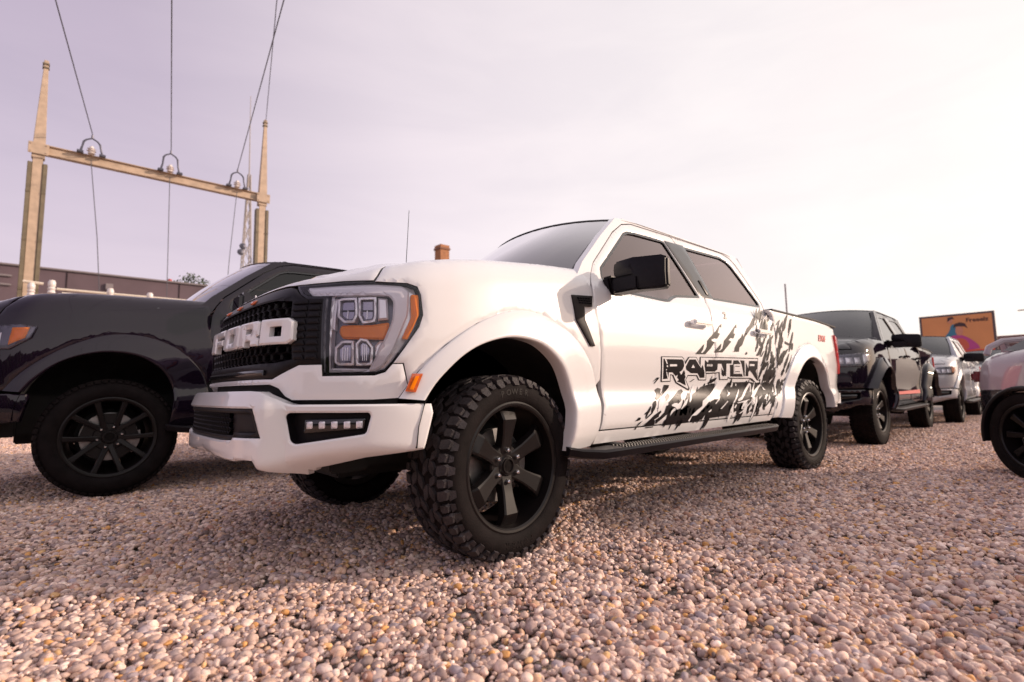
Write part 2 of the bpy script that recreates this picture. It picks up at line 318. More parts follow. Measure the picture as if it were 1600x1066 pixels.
DEC_S=[[1,[[2.718,0.572],[2.822,0.626],[2.895,0.653],[2.903,0.643],[2.875,0.627],[2.868,0.614],[2.82,0.6],[2.827,0.593],[2.825,0.566],[2.731,0.565]]],[1,[[2.844,0.572],[2.833,0.596],[2.892,0.618],[2.936,0.641],[2.964,0.681],[2.99,0.684],[2.995,0.701],[3.104,0.754],[3.152,0.778],[3.181,0.783],[3.196,0.767],[3.153,0.743],[3.153,0.711],[3.096,0.698],[3.029,0.689],[3.02,0.679],[3.064,0.668],[2.991,0.636],[2.928,0.611],[2.859,0.581]]],[1,[[2.901,0.557],[2.923,0.564],[2.935,0.591],[2.989,0.609],[3.049,0.644],[3.108,0.656],[3.135,0.662],[3.196,0.674],[3.277,0.723],[3.266,0.726],[3.307,0.748],[3.358,0.762],[3.441,0.798],[3.592,0.821],[3.639,0.821],[3.623,0.786],[3.569,0.752],[3.518,0.733],[3.42,0.701],[3.409,0.653],[3.335,0.634],[3.269,0.608],[3.234,0.573],[3.226,0.563]]],[1,[[3.221,0.57],[3.262,0.601],[3.333,0.609],[3.439,0.653],[3.547,0.698],[3.676,0.735],[3.767,0.781],[3.836,0.829],[3.899,0.829],[4.193,0.834],[4.314,0.82],[4.347,0.81],[4.281,0.762],[4.17,0.716],[4.208,0.706],[4.047,0.658],[3.982,0.624],[4.051,0.617],[3.96,0.598],[3.856,0.588],[3.8,0.586],[3.694,0.584],[3.411,0.576],[3.251,0.562]]],[1,[[4.382,0.79],[4.449,0.83],[4.614,0.837],[4.664,0.809],[4.665,0.748],[4.574,0.729],[4.412,0.731],[4.294,0.704],[4.244,0.715],[4.284,0.752]]],[1,[[4.122,0.605],[4.201,0.64],[4.282,0.676],[4.412,0.731],[4.458,0.731],[4.382,0.674],[4.331,0.636],[4.284,0.614],[4.277,0.643],[4.219,0.592]]],[1,[[4.397,0.62],[4.473,0.671],[4.561,0.709],[4.671,0.728],[4.645,0.708],[4.566,0.659],[4.517,0.651],[4.534,0.68]]],[1,[[2.975,0.812],[3.035,0.81],[3.026,0.793],[2.933,0.741],[2.929,0.756],[2.954,0.776]]],[1,[[2.87,0.781],[2.903,0.794],[2.938,0.787],[2.925,0.76],[2.918,0.736],[2.873,0.72],[2.853,0.727],[2.882,0.754],[2.871,0.774]]],[1,[[2.974,0.739],[3.01,0.759],[3.026,0.741],[2.996,0.721],[2.967,0.71]]],[1,[[2.625,0.599],[2.661,0.62],[2.683,0.617],[2.671,0.603]]],[1,[[2.625,0.55],[2.665,0.588],[2.701,0.599],[2.653,0.569],[2.638,0.549]]],[1,[[2.717,0.636],[2.74,0.65],[2.747,0.647],[2.728,0.634]]],[1,[[2.726,0.609],[2.788,0.64],[2.815,0.651],[2.805,0.638],[2.74,0.608]]],[1,[[2.854,0.664],[2.903,0.689],[2.894,0.68],[2.866,0.664]]],[1,[[2.847,0.831],[2.892,0.858],[2.922,0.858],[2.871,0.821],[2.859,0.821],[2.899,0.851]]],[1,[[2.732,0.558],[2.818,0.558],[2.819,0.553],[2.739,0.552]]],[1,[[3.522,0.821],[3.589,0.852],[3.667,0.864],[3.638,0.84],[3.576,0.821]]],[1,[[3.281,0.83],[3.328,0.848],[3.357,0.852],[3.302,0.832]]],[1,[[3.347,1.022],[3.422,1.065],[3.478,1.098],[3.458,1.059],[3.425,1.035],[3.447,1.032],[3.496,1.061],[3.514,1.081],[3.528,1.124],[3.564,1.146],[3.656,1.195],[3.74,1.25],[3.78,1.267],[3.762,1.231],[3.749,1.25],[3.696,1.193],[3.727,1.187],[3.676,1.148],[3.601,1.136],[3.59,1.125],[3.628,1.118],[3.567,1.071],[3.484,1.026]]],[1,[[3.61,1.044],[3.662,1.076],[3.733,1.115],[3.711,1.074],[3.676,1.057],[3.709,1.062],[3.745,1.079],[3.78,1.138],[3.83,1.165],[3.974,1.254],[4.027,1.284],[4.013,1.249],[3.993,1.256],[3.946,1.206],[3.97,1.199],[3.934,1.163],[3.863,1.159],[3.851,1.146],[3.891,1.136],[3.795,1.082],[3.74,1.049]]],[1,[[3.894,1.06],[3.929,1.066],[3.943,1.094],[4.018,1.158],[4.077,1.185],[4.102,1.213],[4.107,1.183],[4.201,1.262],[4.271,1.296],[4.357,1.364],[4.356,1.338],[4.307,1.279],[4.237,1.244],[4.14,1.189],[4.068,1.119],[4.018,1.097],[4.003,1.064]]],[1,[[4.352,1.293],[4.434,1.36],[4.448,1.403],[4.549,1.481],[4.47,1.363],[4.435,1.35],[4.386,1.305]]],[1,[[4.482,1.108],[4.53,1.151],[4.58,1.195],[4.68,1.237],[4.663,1.21],[4.568,1.158]]],[1,[[4.3,1.044],[4.351,1.078],[4.379,1.109],[4.455,1.137],[4.448,1.112],[4.394,1.07],[4.344,1.043]]],[1,[[4.103,1.052],[4.143,1.07],[4.148,1.053],[4.117,1.043]]],[1,[[4.417,1.211],[4.432,1.207],[4.421,1.176],[4.393,1.159]]],[1,[[4.799,1.265],[4.761,1.268],[4.855,1.339],[4.918,1.382],[4.894,1.336],[4.829,1.283]]],[1,[[4.743,1.325],[4.826,1.38],[4.776,1.333]]],[1,[[4.729,1.067],[4.728,1.119],[4.801,1.165],[4.89,1.212],[4.84,1.167],[4.846,1.135],[4.792,1.122],[4.771,1.084]]],[1,[[4.721,0.984],[4.72,1.015],[4.867,1.109],[4.907,1.111],[4.978,1.133],[4.929,1.091],[4.822,1.023],[4.747,0.982]]],[1,[[4.901,1.175],[4.912,1.195],[5.055,1.172],[4.984,1.16]]],[1,[[4.504,1.039],[4.482,1.043],[4.561,1.087],[4.579,1.087]]],[1,[[4.382,1.035],[4.443,1.082],[4.468,1.093],[4.412,1.041]]],[1,[[4.436,0.844],[4.441,0.889],[4.505,0.924],[4.575,0.961],[4.599,0.956],[4.6,0.936],[4.649,0.942],[4.65,0.881],[4.588,0.85],[4.494,0.842]]],[1,[[4.469,0.949],[4.479,0.989],[4.537,1.01],[4.527,0.975]]],[1,[[4.561,0.991],[4.573,1.026],[4.642,1.064],[4.648,1.034],[4.622,0.987]]],[1,[[4.359,0.903],[4.435,0.943],[4.418,0.923],[4.37,0.9]]],[1,[[4.792,0.892],[4.813,0.929],[4.864,0.948],[4.871,0.925]]],[1,[[4.776,0.825],[4.851,0.846],[4.912,0.878],[4.902,0.857],[4.84,0.83],[4.867,0.814],[4.841,0.799]]],[1,[[4.726,0.815],[4.802,0.809],[4.817,0.767],[4.707,0.727],[4.711,0.758]]],[1,[[4.724,0.928],[4.721,0.984],[4.81,1.028],[4.784,0.996],[4.734,0.974]]],[2,[[3.236,0.566],[3.262,0.604],[3.318,0.606],[3.416,0.65],[3.499,0.692],[3.564,0.702],[3.676,0.735],[3.567,0.709],[3.521,0.737],[3.42,0.701],[3.403,0.665],[3.328,0.638],[3.262,0.608],[3.22,0.574]]],[2,[[3.645,0.708],[3.679,0.738],[3.77,0.789],[3.836,0.833],[3.786,0.829],[3.671,0.828],[3.625,0.79],[3.584,0.763],[3.528,0.737],[3.567,0.709]]],[2,[[3.657,0.638],[3.779,0.695],[3.784,0.687],[3.677,0.637]]],[2,[[3.481,0.623],[3.528,0.642],[3.523,0.627],[3.495,0.619]]],[2,[[3.586,0.677],[3.645,0.708],[3.687,0.738],[3.659,0.704],[3.597,0.674]]],[2,[[3.397,0.571],[3.434,0.603],[3.416,0.57]]],[2,[[3.856,0.676],[3.901,0.703],[3.949,0.738],[4.0,0.779],[4.003,0.763],[3.946,0.722],[3.883,0.677]]],[2,[[3.776,0.725],[3.815,0.744],[3.813,0.78],[3.824,0.756],[3.851,0.752],[3.826,0.736]]],[2,[[3.943,0.698],[4.017,0.721],[4.179,0.82],[4.184,0.799],[4.042,0.716],[4.014,0.696],[3.947,0.685]]],[2,[[3.868,0.79],[3.897,0.829],[3.91,0.825],[3.898,0.796]]],[2,[[3.95,0.804],[3.95,0.821],[3.968,0.816],[3.964,0.8]]],[2,[[3.87,0.641],[3.907,0.666],[3.915,0.654],[3.886,0.635]]],[2,[[3.829,0.577],[3.839,0.6],[3.901,0.614],[3.886,0.586],[3.864,0.575]]],[2,[[3.947,0.697],[4.014,0.714],[4.183,0.825],[4.216,0.815],[4.199,0.753],[4.178,0.754],[4.2,0.806],[4.146,0.773],[4.018,0.7]]],[2,[[3.919,0.675],[4.064,0.69],[4.151,0.698],[4.105,0.689],[4.025,0.645],[4.002,0.628],[4.033,0.631],[4.244,0.715],[4.041,0.617],[3.971,0.593],[3.941,0.594],[4.032,0.622],[3.982,0.628],[4.029,0.677],[3.938,0.67]]],[2,[[4.17,0.716],[4.3,0.781],[4.381,0.815],[4.485,0.765],[4.442,0.77],[4.404,0.81],[4.327,0.767],[4.221,0.71]]],[2,[[4.438,0.721],[4.485,0.735],[4.495,0.72],[4.428,0.702]]],[2,[[4.592,0.749],[4.634,0.799],[4.628,0.749]]],[2,[[4.561,0.82],[4.571,0.845],[4.639,0.871],[4.59,0.84]]],[2,[[3.59,1.125],[3.585,1.135],[3.627,1.145],[3.667,1.144],[3.672,1.132],[3.628,1.118]]],[2,[[3.846,1.145],[3.881,1.162],[3.916,1.162],[3.892,1.14]]],[2,[[3.021,0.683],[3.056,0.694],[3.089,0.695],[3.099,0.688],[3.146,0.707],[3.11,0.68],[3.081,0.65],[3.064,0.668],[3.026,0.676]]],[2,[[3.127,0.652],[3.156,0.679],[3.2,0.71],[3.24,0.723],[3.197,0.681],[3.134,0.652]]]]
# ---------------------------------------------------------------- wheels
def make_wheel(parent,r=.435,rim=.30,w=.29,style='six',tread='mud',side=1,seed=0,letters=True,steer=0.,loc=(0,0,0)):
    """axis along y, outer face on +y (side=-1 mirrors it); everything is a child of the wheel"""
    wh=emp('wheel',loc,(math.pi if side<0 else 0)+steer,parent); rg=random.Random(seed); h=w/2
    rc=r-.013
    prof=[(rim-.012,h-.045),(rim+.004,h-.012),(rim+.012,h-.004),(rim+.03,h+.003),(rim+.055,h+.006),(rim+.085,h+.002),(rc-.028,h-.008),(rc-.012,h-.018),(rc,h-.045),(rc+.003,h-.09),(rc+.003,-h+.09),(rc,-h+.045),(rc-.015,-h+.016),(rim+.06,-h-.004),(rim,-h+.01),(rim-.012,-h+.04)]
    MB().lathe(prof,72).build('tyre',RUB,wh,sharp=50)
    T=MB()
    def block(a0,a1,y0,y1,top,base,sk=0,ch=.12):
        # a chunk of tread: angles a0..a1, across y0..y1, skewed; a six-sided outline
        am=(a0+a1)/2; ym=(y0+y1)/2; da=(a1-a0)/2; dy=(y1-y0)/2
        o=[(-1,-.55),(-.45,-1),(1,-.8),(1,.5),(.45,1),(-1,.75)]; V=[]
        for rad,k in ((base,1.0),(top,.88)):
            for x,y in o:
                yy=ym+dy*y*k; a=am+da*x*k+sk*dy*y*k; rr=rad
                if abs(yy)>h-.03: rr=rad-(abs(yy)-(h-.03))*.55
                V.append((rr*math.cos(a),yy,rr*math.sin(a)))
        T.add(V,[(6,7,8,9,10,11)]+[(i,(i+1)%6,6+(i+1)%6,6+i) for i in range(6)])
    if tread=='mud':
        n=25; p=2*math.pi/n
        for k in range(n):
            a=k*p
            for sy in (1,-1):
                ph=0 if sy>0 else p*.5
                j=rg.uniform(-.02,.02)*p
                block(a+ph+.06*p+j,a+ph+.50*p,sy*(h-.058),sy*(h+.002),r,rc-.006,.5*sy)
                block(a+ph+.58*p+j,a+ph+.94*p,sy*(h-.050),sy*(h-.006),r,rc-.006,.2*sy)
                block(a+ph+.10*p,a+ph+.60*p,sy*(h-.108),sy*(h-.064),r+.001,rc-.004,-1.6*sy)
                block(a+ph+.66*p,a+ph+1.02*p,sy*(h-.100),sy*(h-.056),r+.001,rc-.004,1.4*sy)
            block(a+.05*p,a+.62*p,-.004,.036,r+.001,rc-.004,2.2); block(a+.5*p,a+1.02*p,-.036,.004,r+.001,rc-.004,-2.2)
            # side biters on the upper sidewall
            V=[]
            for aa,rr,yy in ((a+.06*p,rc-.012,h-.010),(a+.48*p,rc-.012,h-.010),(a+.42*p,rc-.038,h+.006),(a+.14*p,rc-.038,h+.006)): V.append((rr*math.cos(aa),yy+.007,rr*math.sin(aa)))
            V+=[(x*.985,yy-.012,z*.985) for x,yy,z in V[:4]]
            T.add(V,[(0,1,2,3),(1,0,4,5),(2,1,5,6),(3,2,6,7),(0,3,7,4)])
            V=[]
            for aa,rr,yy in ((a+.58*p,rc-.012,h-.010),(a+.92*p,rc-.012,h-.010),(a+.86*p,rc-.028,h+.003),(a+.66*p,rc-.028,h+.003)): V.append((rr*math.cos(aa),yy+.006,rr*math.sin(aa)))
            V+=[(x*.985,yy-.012,z*.985) for x,yy,z in V[:4]]
            T.add(V,[(0,1,2,3),(1,0,4,5),(2,1,5,6),(3,2,6,7),(0,3,7,4)])
    else:
        n=58; p=2*math.pi/n
        for k in range(n):
            a=k*p
            for i,(y0,y1) in enumerate(((h-.042,h-.003),(h-.098,h-.05),(-.022,.022),(-h+.05,-h+.098),(-h+.003,-h+.042))):
                j=(i%2)*.5*p; block(a+j+.06*p,a+j+.86*p,y0,y1,r-.002,rc-.003,.8 if i%2 else .1)
    T.build('tread',TREAD if tread=='mud' else RUB,wh,sharp=30)['kind']='stuff'
    # rim barrel and lip
    lip=[(rim-.052,-h+.03),(rim-.03,h-.10),(rim-.020,h-.035),(rim-.020,h-.016),(rim-.012,h-.008),(rim-.002,h-.006),(rim+.006,h-.010),(rim+.006,h-.03),(rim-.008,h-.05),(rim-.012,-h+.03)]
    MB().lathe(lip,72,closed=True).build('rim',RIMM,wh,sharp=25)
    fy=h-.066                                              # face of the hub
    S_=MB()
    if style in('six','thin'):
        ns=6 if style=='six' else 8
        for k in range(ns):
            a=2*math.pi*k/ns+math.pi/2; ca,sa=math.cos(a),math.sin(a)
            sec=[(.045,.040,fy,.05),(.090,.034,fy+.006,.05),(.13,.033,fy+.014,.045),(.185,.040,fy+.026,.04),(.220,.046,fy+.034,.036),(.224,.047,fy+.032,.036),(.262,.051,fy+.014,.03),(rim-.022,.055,fy+.004,.03)]
            if style=='thin': sec=[(q,wd*.62,y,t) for q,wd,y,t in sec]
            V=[];
            for q,wd,y,t in sec:
                for t0,yy in ((-wd*1.12,y-t),(-wd,y-.005),(-wd*.78,y),(wd*.78,y),(wd,y-.005),(wd*1.12,y-t)): V.append((q*ca-t0*sa,yy,q*sa+t0*ca))
            F=[(i*6+j,i*6+j+1,(i+1)*6+j+1,(i+1)*6+j) for i in range(len(sec)-1) for j in range(5)]+[(i*6+5,i*6,(i+1)*6,(i+1)*6+5) for i in range(len(sec)-1)]
            S_.add(V,F)
    else:
        for k in range(5):
            for sg in (-1,1):
                a=2*math.pi*k/5+math.pi/2; V=[]
                sec=[(.05,.03*sg,.020,fy,.05),(.12,.048*sg,.017,fy+.012,.04),(.20,.070*sg,.016,fy+.03,.035),(rim-.02,.088*sg,.022,fy+.035,.03)]
                for q,o,wd,y,t in sec:
                    for t0,yy in ((-wd*1.2,y-t),(-wd,y-.004),(-wd*.7,y),(wd*.7,y),(wd,y-.004),(wd*1.2,y-t)):
                        x_=t0+o; V.append((q*math.cos(a)-x_*math.sin(a),yy,q*math.sin(a)+x_*math.cos(a)))
                S_.add(V,[(i*6+j,i*6+j+1,(i+1)*6+j+1,(i+1)*6+j) for i in range(3) for j in range(5)]+[(i*6+5,i*6,(i+1)*6,(i+1)*6+5) for i in range(3)])
            # sunk web between the two ribs
            a=2*math.pi*k/5+math.pi/2; V=[]
            for q,o in ((.05,.022),(.12,.034),(.17,.045)):
                for x_ in (-o,o): V.append((q*math.cos(a)-x_*math.sin(a),fy-.012,q*math.sin(a)+x_*math.cos(a)))
            S_.add(V,[(2*i,2*i+1,2*i+3,2*i+2) for i in range(2)])
    S_.lathe([(.0,fy+.010),(.044,fy+.010),(.048,fy+.004),(.052,fy-.001),(.094,fy-.003),(.100,fy-.012),(.104,fy-.05),(.0,fy-.05)],36)
    S_.build('spokes',RIMM,wh,sharp=22)
    MB().lathe([(.0,fy+.010),(.028,fy+.010),(.031,fy+.017),(.036,fy+.017),(.038,fy+.006)],28).build('hub_cap',RIMM,wh)
    for k in range(6):
        a=2*math.pi*k/6+math.pi/2+ (0 if style=='six' else .3); q=.074
        MB().lathe([(.0,.026),(.006,.0255),(.0105,.021),(.0115,.014),(.012,.0),(.015,-.002)],10,c=(q*math.cos(a),fy-.003,q*math.sin(a))).build('lug_nut',LUG,wh)
    D_=MB().lathe([(.05,fy-.07),(.175,fy-.07),(.177,fy-.074),(.177,fy-.098),(.175,fy-.10),(.05,fy-.10)],40)
    D_.build('brake_disc',STEEL,wh)
    ca=MB(); V=[]
    for t in range(7):
        a=R(200 if side>0 else -20)+R(-32+t*9)
        for q,y in ((.105,fy-.055),(.192,fy-.058),(.192,fy-.125),(.105,fy-.125)): V.append((q*math.cos(a),y,q*math.sin(a)))
    ca.add(V,[(i*4+j,i*4+(j+1)%4,(i+1)*4+(j+1)%4,(i+1)*4+j) for i in range(6) for j in range(4)]+[(0,1,2,3),(27,26,25,24)]); ca.build('brake_caliper',STEEL,wh)
    MB().lathe([(.0,-h+.02),(.20,-h+.02),(.20,-h+.06),(.0,-h+.06)],24).build('hub_carrier',DARK,wh)
    if letters:
        V=[];F=[]; txt='POWER'
        for rep,a0 in ((0,math.pi/2+.26),(1,-math.pi/2+.26)):
            for i,ch in enumerate(txt):
                tv,tf=textmesh(ch,.040,.0012,2,.0006); a=a0-i*.115; n0=len(V)
                for x,y,z in tv:
                    q=rim+.052+y; aa=a-x/(rim+.05); V.append((q*math.cos(aa),h+.0052+z,q*math.sin(aa)))
                F+=[tuple(k+n0 for k in f) for f in tf]
        # mirrored in x because the face is seen from +y
        V=[(-x,y,z) for x,y,z in V]; mk('sidewall_lettering',V,F,RIMM,wh,smooth=False)['kind']='stuff'
    return wh
# ---------------------------------------------------------------- pickup truck
UX=lambda X:1.695-X if X<.1 else PL.ux(X)
def yG(z):
    t=(z-1.40)/.55
    return .938-.20*(t if t<0 else t**1.08)
def SG(u,z,off=0.):
    a=abs(u)
    if a<1.75: return S(u,z,off)
    zz=min(z,1.37); x,y,nx,ny=PL.at(u); k=D(u,zz); sg=1 if u>0 else -1
    Y=1.0-k; w=smooth(1.345,1.425,z); Yg=yG(z)
    yy=(Y*(1-w)+Yg*w+off)
    return (x,sg*yy,z)
def GW(u,z,off=0.):
    sg=1 if u>0 else -1; return (1.695-abs(u),sg*(yG(z)+off),z)
def SX(P): return [(UX(x),z) for x,z in P]
def OB(u):
    a=abs(u)
    return interp([(0,.085),(.578,.084),(.592,.080),(.662,.036),(1.0,.03),(1.18,.02),(1.3,.012)],a)
def SB(u,z,off=0.):
    a=abs(u); ue=interp([(0,.545),(.6,.50),(.705,.53),(.82,.552),(.97,.567),(1.2,.557)],a); un=0
    q=ue+.018-z
    if q>0: un=1.25*(q*q/.072 if q<.036 else q-.018)
    if z>.735: un=(z-.735)*.35
    x,y,nx,ny=PL.at(u); k=off+OB(u)-D(u,max(z,.6))-un
    return (x+nx*k,y+ny*k,z)
FLF=[(.585,.762),(.51,.87),(.39,.985),(.23,1.09),(.03,1.165),(-.19,1.16),(-.40,1.07),(-.54,.93),(-.60,.80),(-.615,.70),(-.59,.56),(-.555,.485)]
FLFi=[(.49,.752),(.43,.84),(.31,.95),(.18,1.01),(.03,1.035),(-.14,1.01),(-.28,.92),(-.355,.80),(-.375,.70),(-.37,.62),(-.36,.54),(-.35,.475)]
FLR=[(-3.03,.53),(-3.10,.68),(-3.20,.84),(-3.33,1.0),(-3.52,1.13),(-3.78,1.195),(-4.02,1.14),(-4.18,1.02),(-4.30,.87),(-4.37,.72),(-4.41,.60)]
FLRi=[(-3.22,.52),(-3.27,.68),(-3.34,.80),(-3.44,.92),(-3.58,1.02),(-3.79,1.065),(-4.00,1.01),(-4.12,.92),(-4.20,.80),(-4.26,.70),(-4.29,.58)]
def flare(name,P,Q,surf,m,parent,mirror,bulge=.062,down=0):
    def dens(A):
        out=[]
        n=len(A)
        for i in range(n-1):
            p0=A[max(i-1,0)];p3=A[min(i+2,n-1)]
            for k in range(5): out.append(_cr(p0,A[i],A[i+1],p3,k/5))
        return out+[A[-1]]
    P=dens(P);Q=dens(Q); V=[]; sg=-1 if mirror else 1; cs=[(0,.0),(.0,.26),(.015,.36),(.06,.43),(.35,.62),(.62,.80),(.84,.95),(.90,1.0),(.95,.985),(.985,.92),(1.0,.80),(1.0,.2),(.98,-.9)]
    for i,(a,b) in enumerate(zip(P,Q)):
        for t,h_ in cs:
            x=a[0]+(b[0]-a[0])*t; z=a[1]+(b[1]-a[1])*t; q=surf(sg*UX(x),z,-.004+bulge*h_ if t<1 or h_>0 else bulge*h_*1.3); V.append(q)
    m_=len(cs); n=len(P); F=[(i*m_+j,i*m_+j+1,(i+1)*m_+j+1,(i+1)*m_+j) for i in range(n-1) for j in range(m_-1)]
    F+=[tuple(range(m_))[::-1],tuple(range((n-1)*m_,n*m_))]
    mb=MB(); mb.add(V,F); return mb.build(name,m,parent,sharp=50)
HL=[(.79,.862),(.777,1.193),(.692,1.196),(.659,1.214),(.610,1.250),(.70,1.253),(.838,1.257),(.99,1.255),(1.14,1.249),(1.183,1.235),(1.196,1.20),(1.203,1.112),(1.185,1.06),(1.128,.978),(1.075,.905),(1.045,.875),(1.003,.862)]
def box_surf(name,poly,surf,m,parent,o0,o1,mirror=False,**k): return panel(name,poly,surf,m,parent,off=o1,depth=o1-o0,mirror=mirror,**k)
def headlight(t,mirror,kind='white'):
    sg=-1 if mirror else 1
    if kind=='white':
        hs=panel('headlight',HL,S,HOUS,t,off=-.085,depth=0,mirror=mirror,roll=0,skirt=False,shrink=-.004)
        # side walls of the lamp pocket
        P=resample(inset(HL,-.003),.04); V=[];F=[];n=len(P)
        for a in P: V+=[S(sg*a[0],a[1],-.006),S(sg*a[0],a[1],-.086)]
        for i in range(n): j=(i+1)%n; F.append((2*i,2*j,2*j+1,2*i+1))
        mk('pocket',V,F,HOUS,hs)
        gd=[(.655,1.246),(.99,1.249),(1.12,1.240),(1.150,1.215),(1.148,1.19),(1.142,1.111),(1.08,.963),(1.035,.895),(1.00,.874),(.972,.874),(1.0,.925),(1.05,1.03),(1.073,1.09),(1.077,1.170),(1.056,1.196),(.907,1.199),(.700,1.201)]
        box_surf('light_guide',rnd(gd,.012,2),S,GUIDE,hs,-.05,-.022,mirror,step=.03,roll=.006,shrink=0)
        panel('outer_bezel',inset(HL,.010),S,REFL,hs,off=-.040,depth=.04,holes=[[(.80,1.196),(1.058,1.196),(1.077,1.17),(1.073,1.09),(1.0,.925),(.975,.882),(.805,.882)]],mirror=mirror,step=.05,roll=.003,shrink=0)
        for q in ([(.820,1.183),(.845,1.190),(.908,1.190),(.917,1.113),(.905,1.080),(.858,1.078),(.826,1.106)],[(.915,1.190),(.998,1.192),(1.002,1.107),(.995,1.082),(.941,1.074),(.921,1.108)],[(.823,.977),(.853,1.004),(.906,1.004),(.910,.900),(.842,.900),(.825,.912)],[(.914,.991),(.934,1.014),(.966,1.008),(.992,.975),(.988,.900),(.918,.898)]):
            lb=box_surf('lamp_bezel',q,S,REFL,hs,-.082,-.034,mirror,holes=[inset(q,.011)],step=.03,roll=.002,shrink=0)
            box_surf('lens',inset(q,.011),S,LENSD,lb,-.08,-.05,mirror,step=.02,roll=.008,shrink=0)
            ua=min(p[0] for p in q)+.018;ub=max(p[0] for p in q)-.018;za=min(p[1] for p in q)+.016;zb=max(p[1] for p in q)-.016
            if za>1.0: box_surf('lens_divider',[(ua,(za+zb)/2-.002),(ua,(za+zb)/2+.002),(ub,(za+zb)/2+.002),(ub,(za+zb)/2-.002)],S,PLAST,lb,-.05,-.044,mirror,step=.05,roll=0,shrink=0)
            for f in ((.3,.5,.7) if za<1.0 else (.5,)):
                uc=ua+(ub-ua)*f; box_surf('lens_fin',[(uc-.0018,za+.006),(uc-.0018,zb-.012 if za<1 else (za+zb)/2),(uc+.0018,zb-.012 if za<1 else (za+zb)/2),(uc+.0018,za+.006)],S,REFL,lb,-.05,-.044,mirror,step=.05,roll=0,shrink=0)
        for q in ([(1.004,1.189),(1.048,1.186),(1.055,1.094),(1.008,1.09)],[(.997,.98),(1.017,1.002),(1.035,1.002),(1.015,.955),(.998,.925)]):
            box_surf('reflector',q,S,REFL,hs,-.08,-.04,mirror,step=.02,roll=.008,shrink=0)
        box_surf('turn_signal',rnd([(.84,1.070),(.98,1.070),(1.062,1.082),(1.05,1.041),(1.036,1.008),(.85,1.012),(.832,1.042)],.012,2),S,AMBER,hs,-.08,-.040,mirror,step=.02,roll=.010,shrink=0)
        box_surf('side_reflector',rnd([(1.153,1.20),(1.188,1.20),(1.189,1.112),(1.137,1.005),(1.112,1.008),(1.153,1.10)],.006,2),S,AMBER,hs,-.03,-.010,mirror,step=.02,roll=.003,shrink=0)
        for q in ([(.80,.875),(.80,.89),(.98,.885),(.975,.875)],[(.80,1.06),(.80,1.19),(.81,1.19),(.81,1.05)]): box_surf('housing_step',q,S,REFL,hs,-.08,-.055,mirror,step=.03,roll=0,shrink=0)
        panel('clear_cover',HL,S,LENSG,hs,off=-.003,depth=0,mirror=mirror,roll=0,skirt=False,shrink=.004)
        # dark gasket line round the lamp
        panel('seal',inset(HL,-.009),S,GLOSSB,hs,off=-.007,depth=.02,mirror=mirror,roll=0,holes=[inset(HL,.002)],shrink=0,step=.05)
    else:
        Q=[(.70,1.03),(.70,1.15),(.80,1.19),(1.16,1.215),(1.26,1.20),(1.235,1.12),(1.12,1.04)]
        hs=panel('headlight',Q,S,HOUS,t,off=.003,depth=.03,mirror=mirror,roll=.004,shrink=0)
        for a,b in ((.74,.83),(.86,.95),(.98,1.06)): box_surf('lens',[(a,1.07),(a,1.15),(b,1.155),(b,1.075)],S,REFL,hs,0,.008,mirror,roll=.003,shrink=0)
        box_surf('side_reflector',[(1.11,1.07),(1.12,1.19),(1.22,1.195),(1.20,1.12)],S,AMBER if kind=='amber' else REFL,hs,0,.009,mirror,roll=.003,shrink=0)
        panel('clear_cover',Q,S,LENSG,hs,off=.016,depth=.014,mirror=mirror,roll=.006,shrink=0)
    return hs
def hexgrid(name,region,surf,o0,o1,pu,pz,bar,m,parent,kind=None):
    """honeycomb mesh over region"""
    V=[];F=[];u0=min(p[0] for p in region);u1=max(p[0] for p in region);z0=min(p[1] for p in region);z1=max(p[1] for p in region)
    ru=pu/math.sqrt(3); j=0; z=z0
    while z<z1+pz:
        u=u0+(0 if j%2==0 else pu*.5)
        while u<u1+pu:
            if pip(u,z,region):
                n=len(V)
                for (o,k) in ((o1,1.0),(o1+.003,1-bar*.5),(o1-.002,1-bar),(o0,1-bar*1.35)):
                    for i in range(6):
                        a=math.pi/6+i*math.pi/3; V.append(surf(u+math.cos(a)*pu/math.sqrt(3)*k,z+math.sin(a)*pz/1.5*k,o))
                for q in range(3):
                    for i in range(6): F.append((n+q*6+i,n+q*6+(i+1)%6,n+q*6+6+(i+1)%6,n+q*6+6+i))
            u+=pu
        z+=pz; j+=1
    o=mk(name,V,F,m,parent,sharp=30)
    if kind: o['kind']=kind
    return o
LET={'F':([(0,0),(0,1),(1,1),(1,.70),(.36,.70),(.36,.58),(.9,.58),(.9,.30),(.36,.30),(.36,0)],[]),
'O':([(0,.08),(0,.92),(.08,1),(.92,1),(1,.92),(1,.08),(.92,0),(.08,0)],[[(.33,.3),(.33,.7),(.67,.7),(.67,.3)]]),
'R':([(0,0),(0,1),(.9,1),(1,.92),(1,.42),(.88,.36),(1,.26),(1,0),(.67,0),(.67,.24),(.33,.24),(.33,0)],[[(.33,.52),(.33,.72),(.66,.72),(.66,.52)]]),
'D':([(0,0),(0,1),(.86,1),(1,.86),(1,.14),(.86,0)],[[(.32,.30),(.32,.70),(.68,.70),(.68,.30)]])}
